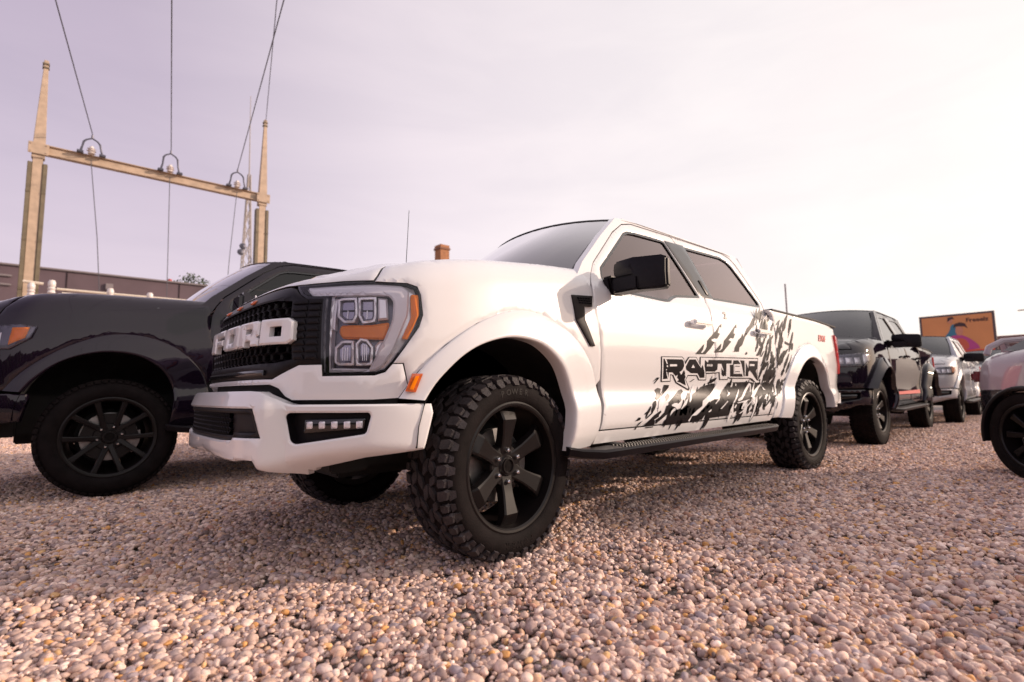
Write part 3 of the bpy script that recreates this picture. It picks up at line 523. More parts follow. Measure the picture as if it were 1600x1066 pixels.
def truck(name,label,cat,loc,rz,paint,o={}):
    main=o.get('main',False); st=.045 if main else o.get('st',.09)
    t=emp(name,loc,rz); tag(t,label,cat,o.get('group'))
    t.scale=(o.get('scale',1),)*3; ZT[0]=o.get('zt',ZT0)
    bg_=o.get('bulge',.043); trim=o.get('trim',paint)
    for mi in (False,True):
        sg=-1 if mi else 1
        if mi and not o.get('right',True): continue
        k=dict(mirror=mi,step=st,zs=.016 if main else o.get('zs'))
        # fender
        fo=[(.993,1.262),(1.003,1.285),(1.018,1.335),(1.035,1.362)]
        top=[(u/1000,ztop(u/1000)-.002) for u in range(1080,2291,90)]
        hb=[(.99,1.255),(1.14,1.249),(1.183,1.235),(1.196,1.20),(1.203,1.112),(1.185,1.06),(1.128,.978),(1.075,.905)]
        arch=SX(FLF[:9])
        fen=fo+top+[(2.297,ztop(2.29)-.002),(2.303,1.40),(2.305,1.285),(2.320,1.19),(2.331,1.10),(2.338,.96),(2.338,.84)]+SX([(-.60,.80)])+arch[::-1][1:-1]+[(UX(.55),.815)]+[(1.12,.905)]+hb[::-1][0:]
        if not o.get('ford',True): fen=fo+top+[(2.297,ztop(2.29)-.002),(2.303,1.40),(2.305,1.285),(2.331,1.10),(2.338,.84)]+SX([(-.60,.80)])+arch[::-1][1:]+[(.75,.757),(.68,.76),(.68,1.25),(.99,1.255)]
        panel('front_fender',fen,S,paint,t,**k)
        fl=flare('front_flare',FLF,FLFi,S,trim,t,mi,bg_)
        flr=flare('rear_flare',FLR,FLRi,S,trim,t,mi,bg_)
        # doors
        WF=[(-.80,1.372),(-.755,1.45),(-.775,1.515),(-1.18,1.835),(-1.24,1.86),(-1.32,1.87),(-1.67,1.882),(-1.70,1.875),(-1.895,1.47),(-1.90,1.452),(-1.56,1.418),(-1.50,1.40),(-1.42,1.368),(-1.36,1.362)]
        WR=[(-1.985,1.885),(-2.58,1.905),(-2.68,1.885),(-2.74,1.84),(-2.965,1.53),(-2.965,1.495),(-2.93,1.483),(-2.11,1.462),(-2.10,1.475)]
        DF=[(-.606,1.20),(-.612,1.285),(-.62,1.36),(-.66,1.45),(-.72,1.535),(-1.05,1.81),(-1.20,1.905),(-1.32,1.935),(-1.83,1.945),(-1.86,1.93),(-1.985,1.50),(-1.955,1.38),(-1.945,1.20),(-1.945,.565),(-.62,.565),(-.655,.70),(-.655,.80),(-.636,1.10)]
        DR=[(-1.95,1.20),(-1.96,1.38),(-1.99,1.50),(-1.865,1.93),(-1.84,1.946),(-2.64,1.952),(-2.76,1.925),(-2.83,1.87),(-3.02,1.52),(-3.00,1.40),(-3.03,1.23),(-3.02,1.04),(-2.94,.70),(-2.90,.565),(-1.95,.565)]
        dr=[]
        for nm,DP,WP in (('front_door',DF,WF),('rear_door',DR,WR)):
            d=panel(nm,SX(DP),SG,paint,t,holes=[rnd(SX(WP),.012,2)],**k); dr.append(d)
            wp=rnd(SX(WP),.012,2)
            panel('window_seal',wp,SG,GLOSSB,d,off=-.004,depth=.03,holes=[inset(wp,.016)],mirror=mi,step=.06,roll=0,shrink=0)
            panel('window_glass',inset(wp,.010),SG,o.get('win',WIN),d,off=-.014,depth=0,skirt=False,mirror=mi,step=.08,roll=0,shrink=0)
        panel('pillar_trim',SX([(-1.705,1.885),(-1.975,1.895),(-2.10,1.465),(-1.915,1.46)]),SG,GLOSSB,dr[0],off=.004,depth=.02,mirror=mi,step=.08,roll=.002,shrink=0)
        if main: panel('pillar_slot',SX([(-1.97,1.60),(-2.0,1.60),(-2.045,1.49),(-2.015,1.49)]),SG,PLAST,dr[0],off=.012,depth=.012,mirror=mi,step=.08,roll=.002,shrink=0)
        # handles
        for d,x0 in zip(dr,(1.60,2.60)):
            hb_=panel('handle_recess',rnd(SX([(-x0-.02,1.200),(-x0-.02,1.262),(-x0-.26,1.266),(-x0-.26,1.204)]),.02),SG,paint,d,off=.0012,depth=.003,mirror=mi,step=.08,roll=0,shrink=0)
            h_=MB(); y=sg*(1.0+.034); h_.box((-x0-.135,y,1.242),(.25,.022,.034)); h_.box((-x0-.03,sg*1.015,1.242),(.05,.045,.032)); h_.box((-x0-.245,sg*1.015,1.242),(.03,.045,.032))
            h_.build('handle',CHROME if main else paint,d,bevel=.008)
        # body side above the doors, pillars, rocker
        fr=[(-.612,1.385),(-.655,1.455),(-.715,1.54),(-1.045,1.815),(-1.20,1.910),(-1.32,1.940),(-1.83,1.950),(-2.64,1.957),(-2.765,1.93),(-2.838,1.872),(-3.026,1.52),(-3.006,1.40),(-3.03,1.30),(-3.055,1.30),(-3.045,1.42),(-3.06,1.50),(-2.96,1.90),(-2.90,1.965),(-2.6,1.972),(-1.7,1.968),(-1.30,1.96),(-1.15,1.945),(-.90,1.76),(-.62,1.53),(-.52,1.42),(-.53,1.385)]
        panel('body_side',SX(fr),SG,paint,t,mirror=mi,step=.06,roll=0,depth=.05,shrink=0)
        # inner shell behind door gaps
        panel('door_frame',SX([(-.56,.50),(-.56,1.36),(-3.06,1.36),(-3.03,1.2),(-2.90,.50)]),S,DARK,t,off=-.035,depth=0,skirt=False,mirror=mi,step=.2,roll=0,shrink=0)
        panel('rocker_panel',SX([(-.60,.56),(-.585,.49),(-2.86,.515),(-2.895,.56)]),S,paint,t,off=-.001,depth=.10,mirror=mi,step=.05,roll=0,shrink=0)
        # bed side
        bed=[(-3.035,1.23),(-3.045,1.30),(-3.01,1.40),(-2.94,1.455),(-3.2,1.452),(-4.0,1.440),(-4.45,1.425),(-4.66,1.400),(-4.775,1.345),(-4.79,.70),(-4.60,.62),(-4.43,.60)]+FLR[::-1][0:-1]+[(-3.03,.53),(-2.905,.53),(-2.945,.70),(-3.025,1.04)]
        bs=panel('bed_side',SX([p for p in bed]),S,paint,t,**k)
        rail=MB(); rail.prism([(-3.0,1.452),(-3.0,1.468),(-4.0,1.458),(-4.62,1.428),(-4.62,1.412),(-4.0,1.440)],sg*.90,sg*.994); rail.build('bed_rail_cap',PLAST,bs,bevel=.004)
        tl=panel('tail_light',SX([(-4.56,1.335),(-4.785,1.31),(-4.795,.95),(-4.73,.92),(-4.65,1.10)]) ,S,REDL,t,off=.022,depth=.03,mirror=mi,step=.04,roll=.006)
        MB().box((-4.80,sg*.875,1.13),(.02,.10,.36)).build('tail_light',REDL,t,bevel=.006)
        # windshield pillar
        V=[];n=14
        for i in range(n+1):
            q=i/n; a=WSedge(q); b=Lp([(.0,(-.50,1.40)),(.12,(-.60,1.50)),(.72,(-1.02,1.83)),(.9,(-1.17,1.93)),(1,(-1.28,1.958))],q); c=SG(sg*UX(b[0]),b[1],-.002)
            a=(a[0],sg*a[1],a[2]); m1=tuple(a[j]*.62+c[j]*.38+(.0,sg*.012,.010)[j] for j in range(3)); m2=tuple(a[j]*.3+c[j]*.7+(.0,sg*.008,.006)[j] for j in range(3))
            ai=(a[0]-.02,a[1],a[2]-.02); V+=[ai,a,m1,m2,c]
        pl=MB(); pl.add(V,[(i*5+j,i*5+j+1,(i+1)*5+j+1,(i+1)*5+j) for i in range(n) for j in range(4)]); pl.build('windshield_pillar',paint,t,sharp=60)
        # black gutter strip along the glass edge
        MB().tube([(WSedge(i/10)[0]+.004,sg*(WSedge(i/10)[1]+.004),WSedge(i/10)[2]+.002) for i in range(11)],.009,6).build('glass_gasket',GLOSSB,t)
        # mirror
        if o.get('mirror','tow')=='tow':
            mr=emp('wing_mirror',(0,0,0),0,t); a=MB()
            a.prism([(-.78,1.33),(-.74,1.44),(-.78,1.455),(-.92,1.44),(-.90,1.345)],sg*.93,sg*.985); a.box((-.815,sg*1.055,1.405),(.085,.20,.075),ry=.1); a.build('mirror_arm',PLAST,mr,bevel=.012)
            hd=MB(); 
            def ring(y,sx,z0,z1,x=-.80): return [(x+sx*.50,y,z0),(x+sx*.62,y,(z0+z1)/2),(x+sx*.45,y,z1),(x-sx*.5,y,z1),(x-sx*.5,y,z0)]
            ys=[(1.0,.05,1.435,1.515),(1.02,.08,1.425,1.525),(1.14,.10,1.420,1.528),(1.17,.10,1.335,1.524),(1.315,.075,1.325,1.510),(1.345,.035,1.335,1.495)]
            V=[];[V.extend(ring(sg*y,sx,z0,z1)) for y,sx,z0,z1 in ys]
            hd.add(V,[(i*5+j,i*5+(j+1)%5,(i+1)*5+(j+1)%5,(i+1)*5+j) for i in range(5) for j in range(5)]+[(0,1,2,3,4),(29,28,27,26,25)])
            hd.build('mirror_housing',PLAST if o.get('mpaint') is None else o['mpaint'],mr,bevel=.010)
            MB().box((-.79,sg*1.10,1.378),(.11,.17,.085)).build('mirror_bracket',PLAST,mr,bevel=.010)
            MB().box((-.852,sg*1.19,1.425),(.006,.17,.12)).build('mirror_glass',REFL,mr)
        else:
            mr=emp('wing_mirror',(0,0,0),0,t)
            MB().box((-.80,sg*1.02,1.38),(.08,.16,.05)).build('mirror_arm',PLAST,mr,bevel=.01)
            MB().box((-.80,sg*1.19,1.45),(.12,.28,.16),taper=.12).build('mirror_housing',o.get('mpaint',paint),mr,bevel=.03)
            MB().box((-.865,sg*1.19,1.45),(.008,.22,.12)).build('mirror_glass',REFL,mr)
        # step
        if o.get('step',True):
            s_=emp('side_step',(0,0,0),0,t); y0,y1=sg*1.00,sg*1.135
            b=MB(); sec=[(-.33,1.00,1.03,.50),(-.40,.99,1.06,.485),(-.52,.985,1.115,.475),(-.64,.98,1.13,.478),(-2.62,.98,1.13,.492),(-2.72,.98,1.10,.495)]
            V=[]
            for x,a,c,z in sec: V+=[(x,sg*a,z),(x,sg*(c-.016),z),(x,sg*c,z-.012),(x,sg*(c-.012),z-.044),(x,sg*(c-.04),z-.052),(x,sg*a,z-.04)]
            b.add(V,[(i*6+j,i*6+(j+1)%6,(i+1)*6+(j+1)%6,(i+1)*6+j) for i in range(5) for j in range(6)]+[tuple(range(6)),tuple(range(30,36))]); b.build('step_board',PLAST,s_,sharp=20)
            if main:
                g=MB()
                for i in range(74):
                    x=-.70-i*.026; z=.4785+(-x-.64)/1.98*.014
                    for y in (1.01,1.035,1.06,1.085,1.108): g.box((x+(.013 if int(y*200)%2 else 0),sg*y,z+.002),(.012,.013,.007),taper=.3)
                o_=g.build('grip_studs',PLAST,s_,smooth=False,fix=False); o_['kind']='stuff'
            for x in (-.75,-1.6,-2.45): MB().box((x,sg*.90,.47),(.07,.24,.035)).build('bracket',DARK,s_)
        # wheel houses
        for cx in (0,-3.80):
            V=[];n=18
            for i in range(n+1):
                a=math.pi*(i/n)
                for y in (.50,.985): V.append((cx+.53*math.cos(a),sg*y,.56+.49*math.sin(a)))
            F=[(2*i,2*i+1,2*i+3,2*i+2) for i in range(n)]+[tuple(range(0,2*n+2,2))]
            mk('wheel_liner',V,F,DARK,t)
        for cx,nm in ((0,'f'),(-3.80,'r')):
            w_=make_wheel(t,o.get('r',.435),o.get('rim',.30),.29,o.get('wheel','six'),o.get('tread','mud'),sg,seed=int(abs(cx)*7)+sg,letters=main,steer=(o.get('steer',0) if cx==0 else 0),loc=(cx,sg*.832,o.get('r',.435)-o.get('sink',.005)))
            w_.rotation_euler[1]=.0
            ax=MB().tube([(cx,sg*.05,.42),(cx,sg*.72,.42)],.045,8); ax.build('axle_shaft',DARK,t)
        headlight(t,mi,o.get('lamp','white'))
        mkp=[(1.162,.856),(1.203,.856),(1.186,.780),(1.148,.786)]
        if main:
            m_=panel('side_marker',[(1.150,.862),(1.193,.862),(1.165,.786),(1.124,.790)],flareS,AMBERD,fl,off=.0,depth=.012,mirror=mi,step=.02,roll=.002,shrink=0)
            panel('marker_strip',[(1.163,.852),(1.178,.852),(1.155,.796),(1.140,.798)],flareS,AMBER,m_,off=.003,depth=.004,mirror=mi,step=.02,roll=.001,shrink=0)
            vt=panel('fender_vent',[(2.116,1.297),(2.288,1.309),(2.272,1.245),(2.205,1.240),(2.20,1.166),(2.272,1.025),(2.235,1.024),(2.128,1.16)],S,PLASTM,t,off=.012,depth=.016,mirror=mi,step=.03,roll=.003,shrink=0)
            for j in range(3):
                for i in range(5):
                    u=2.150+i*.022+j*.004; z=1.287-j*.013+i*.0012; panel('vent_stud',[(u,z),(u+.015,z),(u+.015,z-.008),(u,z-.008)],S,GLOSSB,vt,off=.0145,depth=.004,mirror=mi,step=.03,roll=0,shrink=0)
    # hood: nose on the shell, then the top
    nose=[(0,1.262)]+[(u,1.262) for u in (.1,.2,.3,.4,.5)]+[(.56,1.258),(.66,1.258),(.70,1.260),(.838,1.264),(.985,1.262),(.998,1.288),(1.012,1.335),(1.028,1.358)]
    tp=[(u/1000,ztop(u/1000)-.0005) for u in range(1030,-1,-50)]
    half=nose+tp[0:]
    full=[(u,z) for u,z in half]+[(-u,z) for u,z in half[::-1] if u>0]
    V=[];us=[i/40*2.20 for i in range(41)]; nt_=12
    allu=[-u for u in us[::-1]][:-1]+us
    for u in allu:
        E_=S(u,ztop(u)-.0005,0)
        for j in range(nt_+1):
            f=j/nt_; y=E_[1]*(1-f); cr_=.055*min(abs(E_[1])/.85,1)*(1-(1-f)**2)
            rd=.018*math.exp(-((abs(y)-.45)/.06)**2)*smooth(1.0,.6,E_[0]) if abs(E_[1])>.5 else 0
            V.append((E_[0],y,E_[2]+cr_+rd))
    F=[(i*(nt_+1)+j,(i+1)*(nt_+1)+j,(i+1)*(nt_+1)+j+1,i*(nt_+1)+j+1) for i in range(len(allu)-1) for j in range(nt_)]
    F=[f[::-1] for f in F]
    hd=panel('hood',full,S,paint,t,step=st,zs=.010 if main else .03,bs=.03,depth=.03,extra=(V,F),sharp=40)
    MB().prism([(-.46,1.44),(-.38,1.465),(-.36,1.40),(-.62,1.38),(-.64,1.43)],-.82,.82).build('cowl',PLAST,t,bevel=.01)
    # windshield, roof, back
    V=[];nx,nz=16,10
    for i in range(nx+1):
        s=-1+2*i/nx
        for j in range(nz+1): V.append(WSp(s,j/nz))
    F=[(i*(nz+1)+j,(i+1)*(nz+1)+j,(i+1)*(nz+1)+j+1,i*(nz+1)+j+1) for i in range(nx) for j in range(nz)]
    ws=mk('windshield',V,F,WSH if main else WSHD,t)
    hz_=MB().tube([tuple(c+d for c,d in zip(WSp(-1+2*i/16,1.0),(.004,0,.001))) for i in range(17)],.0045,6); hz_.build('header_gasket',GLOSSB,ws)
    V=[];nx,ny=20,16
    for i in range(nx+1):
        for j in range(ny+1):
            s=-1+2*j/ny; hx=WSp(s,1.0)[0]-.004; x=hx+(-2.935-hx)*i/nx; d=abs(s)
            y=s*.742; z=1.957+.050*(1-d**2.4)-.03*smooth(.86,1,i/nx)-.012*smooth(.12,0,i/nx)
            V.append((x,y,z))
    F=[(i*(ny+1)+j,i*(ny+1)+j+1,(i+1)*(ny+1)+j+1,(i+1)*(ny+1)+j) for i in range(nx) for j in range(ny)]
    mb=MB(); mb.add(V,F); mb.build('roof',paint,t,sharp=60)
    bk=MB(); bk.add([(-3.04,-.93,.9),(-3.04,.93,.9),(-3.04,.93,1.42),(-2.94,.74,1.955),(-2.94,0,2.0),(-2.94,-.74,1.955),(-3.04,-.93,1.42)],[(0,1,2,3,4,5,6)]); bk.build('cab_back',paint,t)
    MB().add([(-3.045,-.70,1.48),(-3.045,.70,1.48),(-2.965,.60,1.87),(-2.965,-.60,1.87)],[(0,1,2,3)]).build('rear_window',WIN,t)
    MB().box((-3.90,0,1.435),(1.66,1.86,.03)).build('bed_cover',PLASTM,t,bevel=.01)
    tg=MB().box((-4.785,0,1.03),(.04,1.66,.80)).build('tailgate',paint,t,bevel=.015)
    MB().box((-4.87,0,.66),(.20,1.80,.19)).build('rear_bumper',paint if main else PLAST,t,bevel=.04)
    # cabin
    MB().box((-.78,0,1.28),(.5,1.6,.22)).build('dashboard',SEAT,t,bevel=.05)
    for x in (-1.45,-2.35):
        for y in (-.42,.42):
            s_=MB(); s_.box((x-.18,y,1.30),(.16,.50,.62),ry=-.18); s_.box((x-.24,y,1.68),(.10,.26,.17),ry=-.15); s_.box((x+.05,y,1.02),(.5,.5,.16)); s_.build('seat',SEAT,t,bevel=.035)
    WINM=o.get('win',WIN)
    sw=MB(); sw.tube([(-1.02+.07*math.sin(a),.42+.19*math.cos(a),1.36+.17*math.sin(a)) for a in [i*2*math.pi/20 for i in range(21)]],.016,6,cap=False); sw.build('steering_wheel',PLAST,t)
    MB().box((-1.9,0,.80),(2.3,1.80,.56)).build('cab_floor',DARK,t)
    ub=MB(); ub.box((-1.9,0,.66),(5.5,.96,.30)); ub.box((-2.0,.44,.52),(5.4,.10,.16)); ub.box((-2.0,-.44,.52),(5.4,.10,.16)); ub.box((-3.85,0,.98),(1.75,1.0,.50)); ub.box((.1,0,.95),(1.15,1.0,.46)); ub.box((.62,0,.50),(.18,1.1,.14)); ub.box((.30,0,.42),(.5,.5,.12))
    ub.build('chassis',DARK,t,bevel=.01)
    # front: fascia, grille, bumper
    if o.get('ford',True):
        fa=[(0,.765),(0,.852),(.50,.850),(.552,.849),(.685,.905),(.786,.905),(.789,.858),(1.003,.858),(1.045,.871),(1.075,.905),(1.118,.905),(UX(.55),.815),(UX(.585),.762),(1.0,.757),(.659,.759),(.625,.775),(.59,.808),(.54,.824),(.0,.826)]
        fa=[p for i,p in enumerate(fa) if i!=0]
        full=fa+[(-u,z) for u,z in fa[::-1] if u>0]
        panel('fascia',full,S,paint,t,step=st,zs=.02,depth=.06)
        panel('inner_bumper_beam',[(-1.1,.72),(-1.1,.84),(1.1,.84),(1.1,.72)],S,DARK,t,off=-.04,depth=0,skirt=False,step=.1,roll=0)
        GO=[(0,1.256),(.30,1.256),(.547,1.254),(.601,1.240),(.671,1.195),(.774,1.191),(.788,.905),(.685,.905),(.552,.849),(0,.852)]
        full=GO+[(-u,z) for u,z in GO[::-1] if u>0]; HF=[(-.612,1.178),(-.50,1.188),(0,1.190),(.50,1.188),(.612,1.178),(.645,.93),(.56,.918),(0,.918),(-.56,.918),(-.645,.93)]
        gr=panel('grille',full,S,PLAST,t,off=-.006,depth=.05,holes=[HF],step=.05,roll=.004)
        panel('grille_backing',full,S,DARK,gr,off=-.075,depth=0,skirt=False,step=.1,roll=0)
        hexgrid('grille_mesh',inset(HF,-.01),S,-.06,-.018,.062,.0325,.24,PLAST,gr)
        # ribbed cheeks beside the mesh
        for mi in (False,True):
            for i in range(9):
                z=.925+i*.0295
                for a,b in ((.655-.004*i*.9,.705),(.710,.765)):
                    panel('grille_rib',[(a,z+.003),(a+.008,z+.022),(b-.008,z+.022),(b,z+.003)],S,PLAST,gr,off=.004,depth=.012,mirror=mi,step=.05,roll=.003,shrink=0)
        panel('grille_bar',[(-.50,.865),(-.50,.888),(.50,.888),(.50,.865)],S,GLOSSB,gr,off=.006,depth=.014,step=.08,roll=.004,shrink=0)
        for u in (.23,0,-.23):
            a=panel('marker_lamp',rnd([(u-.020,1.204),(u-.020,1.226),(u+.020,1.226),(u+.020,1.204)],.008),S,AMBERD,gr,off=.008,depth=.014,step=.02,roll=.008,shrink=0)
        for i,ch in enumerate('DROF'):
            u1=(.668,.478,.270,.026)[i]; u0=(.490,.282,.038,-.215)[i]; P,H=LET[ch]
            f=lambda q:[(u1-(u1-u0)*x if False else u0+(u1-u0)*x,.992+.108*y) for x,y in q]
            panel('grille_letter',f(P),S,paint,gr,off=.030,depth=.03,holes=[f(h) for h in H],step=.03,roll=.006,shrink=.0)
    else:
        panel('front_panel',[(-.68,.76),(-.68,1.25),(.68,1.25),(.68,.76)],S,paint,t,off=-.002,depth=.05,holes=[rnd([(-.58,.90),(-.62,1.19),(.62,1.19),(.58,.90)],.04)],step=.1)
        gr=panel('grille',rnd([(-.58,.90),(-.62,1.19),(.62,1.19),(.58,.90)],.04),S,PLAST,t,off=-.03,depth=.03,step=.1)
        for z in (.96,1.03,1.10,1.16): panel('grille_bar',[(-.57,z-.012),(-.57,z+.012),(.57,z+.012),(.57,z-.012)],S,o.get('gbar',GLOSSB),gr,off=.0,depth=.03,step=.15,roll=.003,shrink=0)
        panel('grille_letter',[(-.14,1.045),(-.10,1.09),(.10,1.09),(.14,1.045),(.10,1.0),(-.10,1.0)],S,CHROME,gr,off=.02,depth=.03,step=.1,roll=.005,shrink=0)
    bm_=o.get('bumper',paint)
    BO=[(0,.512),(0,.802),(.50,.802),(.56,.798),(.60,.780),(.658,.751),(.684,.745),(1.15,.742),(1.236,.740),(1.243,.70),(1.205,.552),(.97,.525),(.80,.49),(.758,.484),(.745,.470),(.722,.478),(.708,.452),(.63,.466),(.60,.475),(.560,.487),(.552,.522),(.455,.522),(.44,.512)]
    full=BO[1:]+[(-u,z) for u,z in BO[::-1] if u>0]+[]
    full=[p for p in full]
    GH=[(.545,.728),(.584,.614),(.425,.612),(.410,.600),(.30,.596),(-.30,.596),(-.410,.600),(-.425,.612),(-.584,.614),(-.545,.728)]
    FG=rnd([(.660,.699),(.673,.709),(.988,.706),(.994,.694),(.977,.626),(.700,.588),(.682,.600)],.012)
    bmp=panel('front_bumper',full,SB,bm_,t,holes=[GH,FG,[(-u,z) for u,z in FG]],step=.024 if main else .07,zs=.010 if main else None,depth=.05,roll=.005,sharp=26)
    gi=inset(GH,.0)
    bg2=panel('bumper_grille',GH,SB,PLAST,bmp,off=-.012,depth=.03,holes=[inset(GH,.018)],step=.05,roll=.003,shrink=0)
    panel('grille_backing',GH,SB,DARK,bg2,off=-.08,depth=0,skirt=False,step=.1,roll=0,shrink=0)
    if main:
        hexgrid('bumper_mesh',[(-.36,.60),(-.36,.73),(.36,.73),(.36,.60)],SB,-.05,-.018,.034,.0195,.30,PLAST,bg2)
        panel('sensor_plate',[(.36,.605),(.36,.722),(.535,.718),(.565,.622),(.43,.620),(.41,.605)],SB,PLASTM,bg2,off=-.03,depth=.02,step=.05,roll=.003,shrink=0)
        panel('sensor_plate',[(-.36,.605),(-.36,.722),(-.535,.718),(-.565,.622),(-.43,.620),(-.41,.605)],SB,PLASTM,bg2,off=-.03,depth=.02,step=.05,roll=.003,shrink=0)
    for mi in (False,True):
        fgp=panel('fog_lamp',FG,SB,PLAST,bmp,off=-.05,depth=0,skirt=False,mirror=mi,step=.05,roll=0,shrink=-.003)
        sg=-1 if mi else 1; P=resample(FG,.03); V=[];F=[];n=len(P)
        for a in P: V+=[SB(sg*a[0],a[1],-.004),SB(sg*a[0],a[1],-.052)]
        for i in range(n): j=(i+1)%n; F.append((2*i,2*j,2*j+1,2*i+1))
        mk('recess',V,F,PLAST,fgp)
        panel('light_bar',rnd([(.715,.628),(.722,.682),(.972,.686),(.966,.640)],.01),SB,GLOSSB,fgp,off=-.028,depth=.02,mirror=mi,step=.05,roll=.004,shrink=0)
        if main:
            for u in (.745,.797,.848,.899,.948):
                panel('led',rnd([(u-.013,.644),(u-.013,.674),(u+.013,.675),(u+.013,.646)],.006),SB,REFL,fgp,off=-.022,depth=.008,mirror=mi,step=.03,roll=.005,shrink=0)
    return t
def Lp(T,q):
    for (a,p),(b,r) in zip(T,T[1:]):
        if q<=b: f=(q-a)/(b-a); return tuple(x+(y-x)*f for x,y in zip(p,r))
    return T[-1][1]
def WSp(s,q):
    b=Vector((-.37-.19*s*s,.815*s,1.415)); e=Vector((-1.03-.19*s*s,.705*s,1.998-.045*abs(s)**2.4)); v=b.lerp(e,q)
    return (v.x+.03*math.sin(math.pi*q),v.y,v.z+.02*math.sin(math.pi*q))
def WSedge(q): return WSp(1,q)
def flareS(u,z,off=0.): 
    # outer skin of the front part of the front flare
    k=.037
    return S(u,z,k+off)
CD=Vector((-.1421,-.9893,-.0324)).normalized()
# ---------------------------------------------------------------- ground
def gravel_material(name,far=False):
    m=bpy.data.materials.new(name); m.use_nodes=True; T=m.node_tree; b=T.nodes['Principled BSDF']; b.inputs['Roughness'].default_value=.62; b.inputs['Specular IOR Level'].default_value=.35
    tcn=T.nodes.new('ShaderNodeTexCoord'); vo=T.nodes.new('ShaderNodeTexVoronoi'); vo.inputs['Scale'].default_value=38; T.links.new(tcn.outputs['Object'],vo.inputs['Vector'])
    r=T.nodes.new('ShaderNodeValToRGB'); e=r.color_ramp.elements; e[0].position=0; e[0].color=(.17,.14,.13,1); e[1].position=1; e[1].color=(.50,.44,.40,1)
    for p,c in ((.25,(.27,.235,.225)),(.5,(.36,.31,.29)),(.72,(.40,.345,.30)),(.86,(.42,.30,.19))): x=e.new(p); x.color=(*c,1)
    s=T.nodes.new('ShaderNodeSeparateColor'); T.links.new(vo.outputs['Color'],s.inputs[0]); T.links.new(s.outputs[0],r.inputs[0])
    n2=T.nodes.new('ShaderNodeTexNoise'); n2.inputs['Scale'].default_value=.7; n2.inputs['Detail'].default_value=4; T.links.new(tcn.outputs['Object'],n2.inputs['Vector'])
    q=T.nodes.new('ShaderNodeValToRGB'); q.color_ramp.elements[0].position=.3; q.color_ramp.elements[0].color=(.80,.80,.80,1); q.color_ramp.elements[1].position=.7; q.color_ramp.elements[1].color=(1.08,1.08,1.08,1); T.links.new(n2.outputs['Fac'],q.inputs[0])
    x=T.nodes.new('ShaderNodeMix'); x.data_type='RGBA'; x.blend_type='MULTIPLY'; x.inputs[0].default_value=1; T.links.new(r.outputs[0],x.inputs[6]); T.links.new(q.outputs[0],x.inputs[7]); T.links.new(x.outputs[2],b.inputs['Base Color'])
    bu=T.nodes.new('ShaderNodeBump'); bu.inputs['Strength'].default_value=.9; bu.inputs['Distance'].default_value=.03; bu.invert=True; T.links.new(vo.outputs['Distance'],bu.inputs['Height']); T.links.new(bu.outputs[0],b.inputs['Normal'])
    return m
GM=gravel_material('gravel_bed')
V=[];F=[]
ring=[0,6,12,20,35,60,110,220,450,900]; na=48
V.append((0,0,-.012))
for r_ in ring[1:]:
    for k in range(na):
        a=2*math.pi*k/na; V.append((r_*math.cos(a),r_*math.sin(a),-.012))
F=[(0,1+k,1+(k+1)%na) for k in range(na)]+[(1+i*na+k,1+(i+1)*na+k,1+(i+1)*na+(k+1)%na,1+i*na+(k+1)%na) for i in range(len(ring)-2) for k in range(na)]
g=mk('ground',V,F,GM,smooth=False); tag(g,kind='structure')
# loose pebbles: clusters scattered as one mass
PEB=bpy.data.materials.new('pebble'); PEB.use_nodes=True; T=PEB.node_tree; b=T.nodes['Principled BSDF']; b.inputs['Roughness'].default_value=.75; b.inputs['Specular IOR Level'].default_value=.25
a_=T.nodes.new('ShaderNodeVertexColor'); a_.layer_name='col'; tcn=T.nodes.new('ShaderNodeTexCoord'); n_=T.nodes.new('ShaderNodeTexNoise'); n_.inputs['Scale'].default_value=55; n_.inputs['Detail'].default_value=5; n_.inputs['Roughness'].default_value=.65
T.links.new(tcn.outputs['Object'],n_.inputs['Vector']); r_=T.nodes.new('ShaderNodeValToRGB'); r_.color_ramp.elements[0].position=.32; r_.color_ramp.elements[0].color=(.66,.63,.62,1); r_.color_ramp.elements[1].position=.66; r_.color_ramp.elements[1].color=(1.12,1.12,1.12,1)
T.links.new(n_.outputs['Fac'],r_.inputs[0]); x=T.nodes.new('ShaderNodeMix'); x.data_type='RGBA'; x.blend_type='MULTIPLY'; x.inputs[0].default_value=1; T.links.new(a_.outputs[0],x.inputs[6]); T.links.new(r_.outputs[0],x.inputs[7])
T.links.new(x.outputs[2],b.inputs['Base Color'])
bu=T.nodes.new('ShaderNodeBump'); bu.inputs['Strength'].default_value=.25; bu.inputs['Distance'].default_value=.004; T.links.new(n_.outputs['Fac'],bu.inputs['Height']); T.links.new(bu.outputs[0],b.inputs['Normal'])
rs=np.random.RandomState(4)
bmi=bmesh.new(); bmesh.ops.create_icosphere(bmi,subdivisions=2,radius=1); ICO=np.array([v.co[:] for v in bmi.verts]); ICF=np.array([[v.index for v in f.verts] for f in bmi.faces]); bmi.free()
PAL=np.array([(.54,.43,.375),(.46,.36,.32),(.62,.52,.46),(.39,.305,.28),(.28,.225,.22),(.54,.40,.31),(.48,.34,.24),(.66,.58,.53),(.20,.165,.16),(.52,.30,.12),(.60,.41,.21),(.36,.22,.175),(.42,.36,.35),(.31,.28,.31)]); PW=np.array([.15,.16,.11,.12,.08,.08,.05,.07,.04,.02,.025,.03,.05,.045]); PW/=PW.sum()
src=bpy.data.collections.new('pebble_clusters')
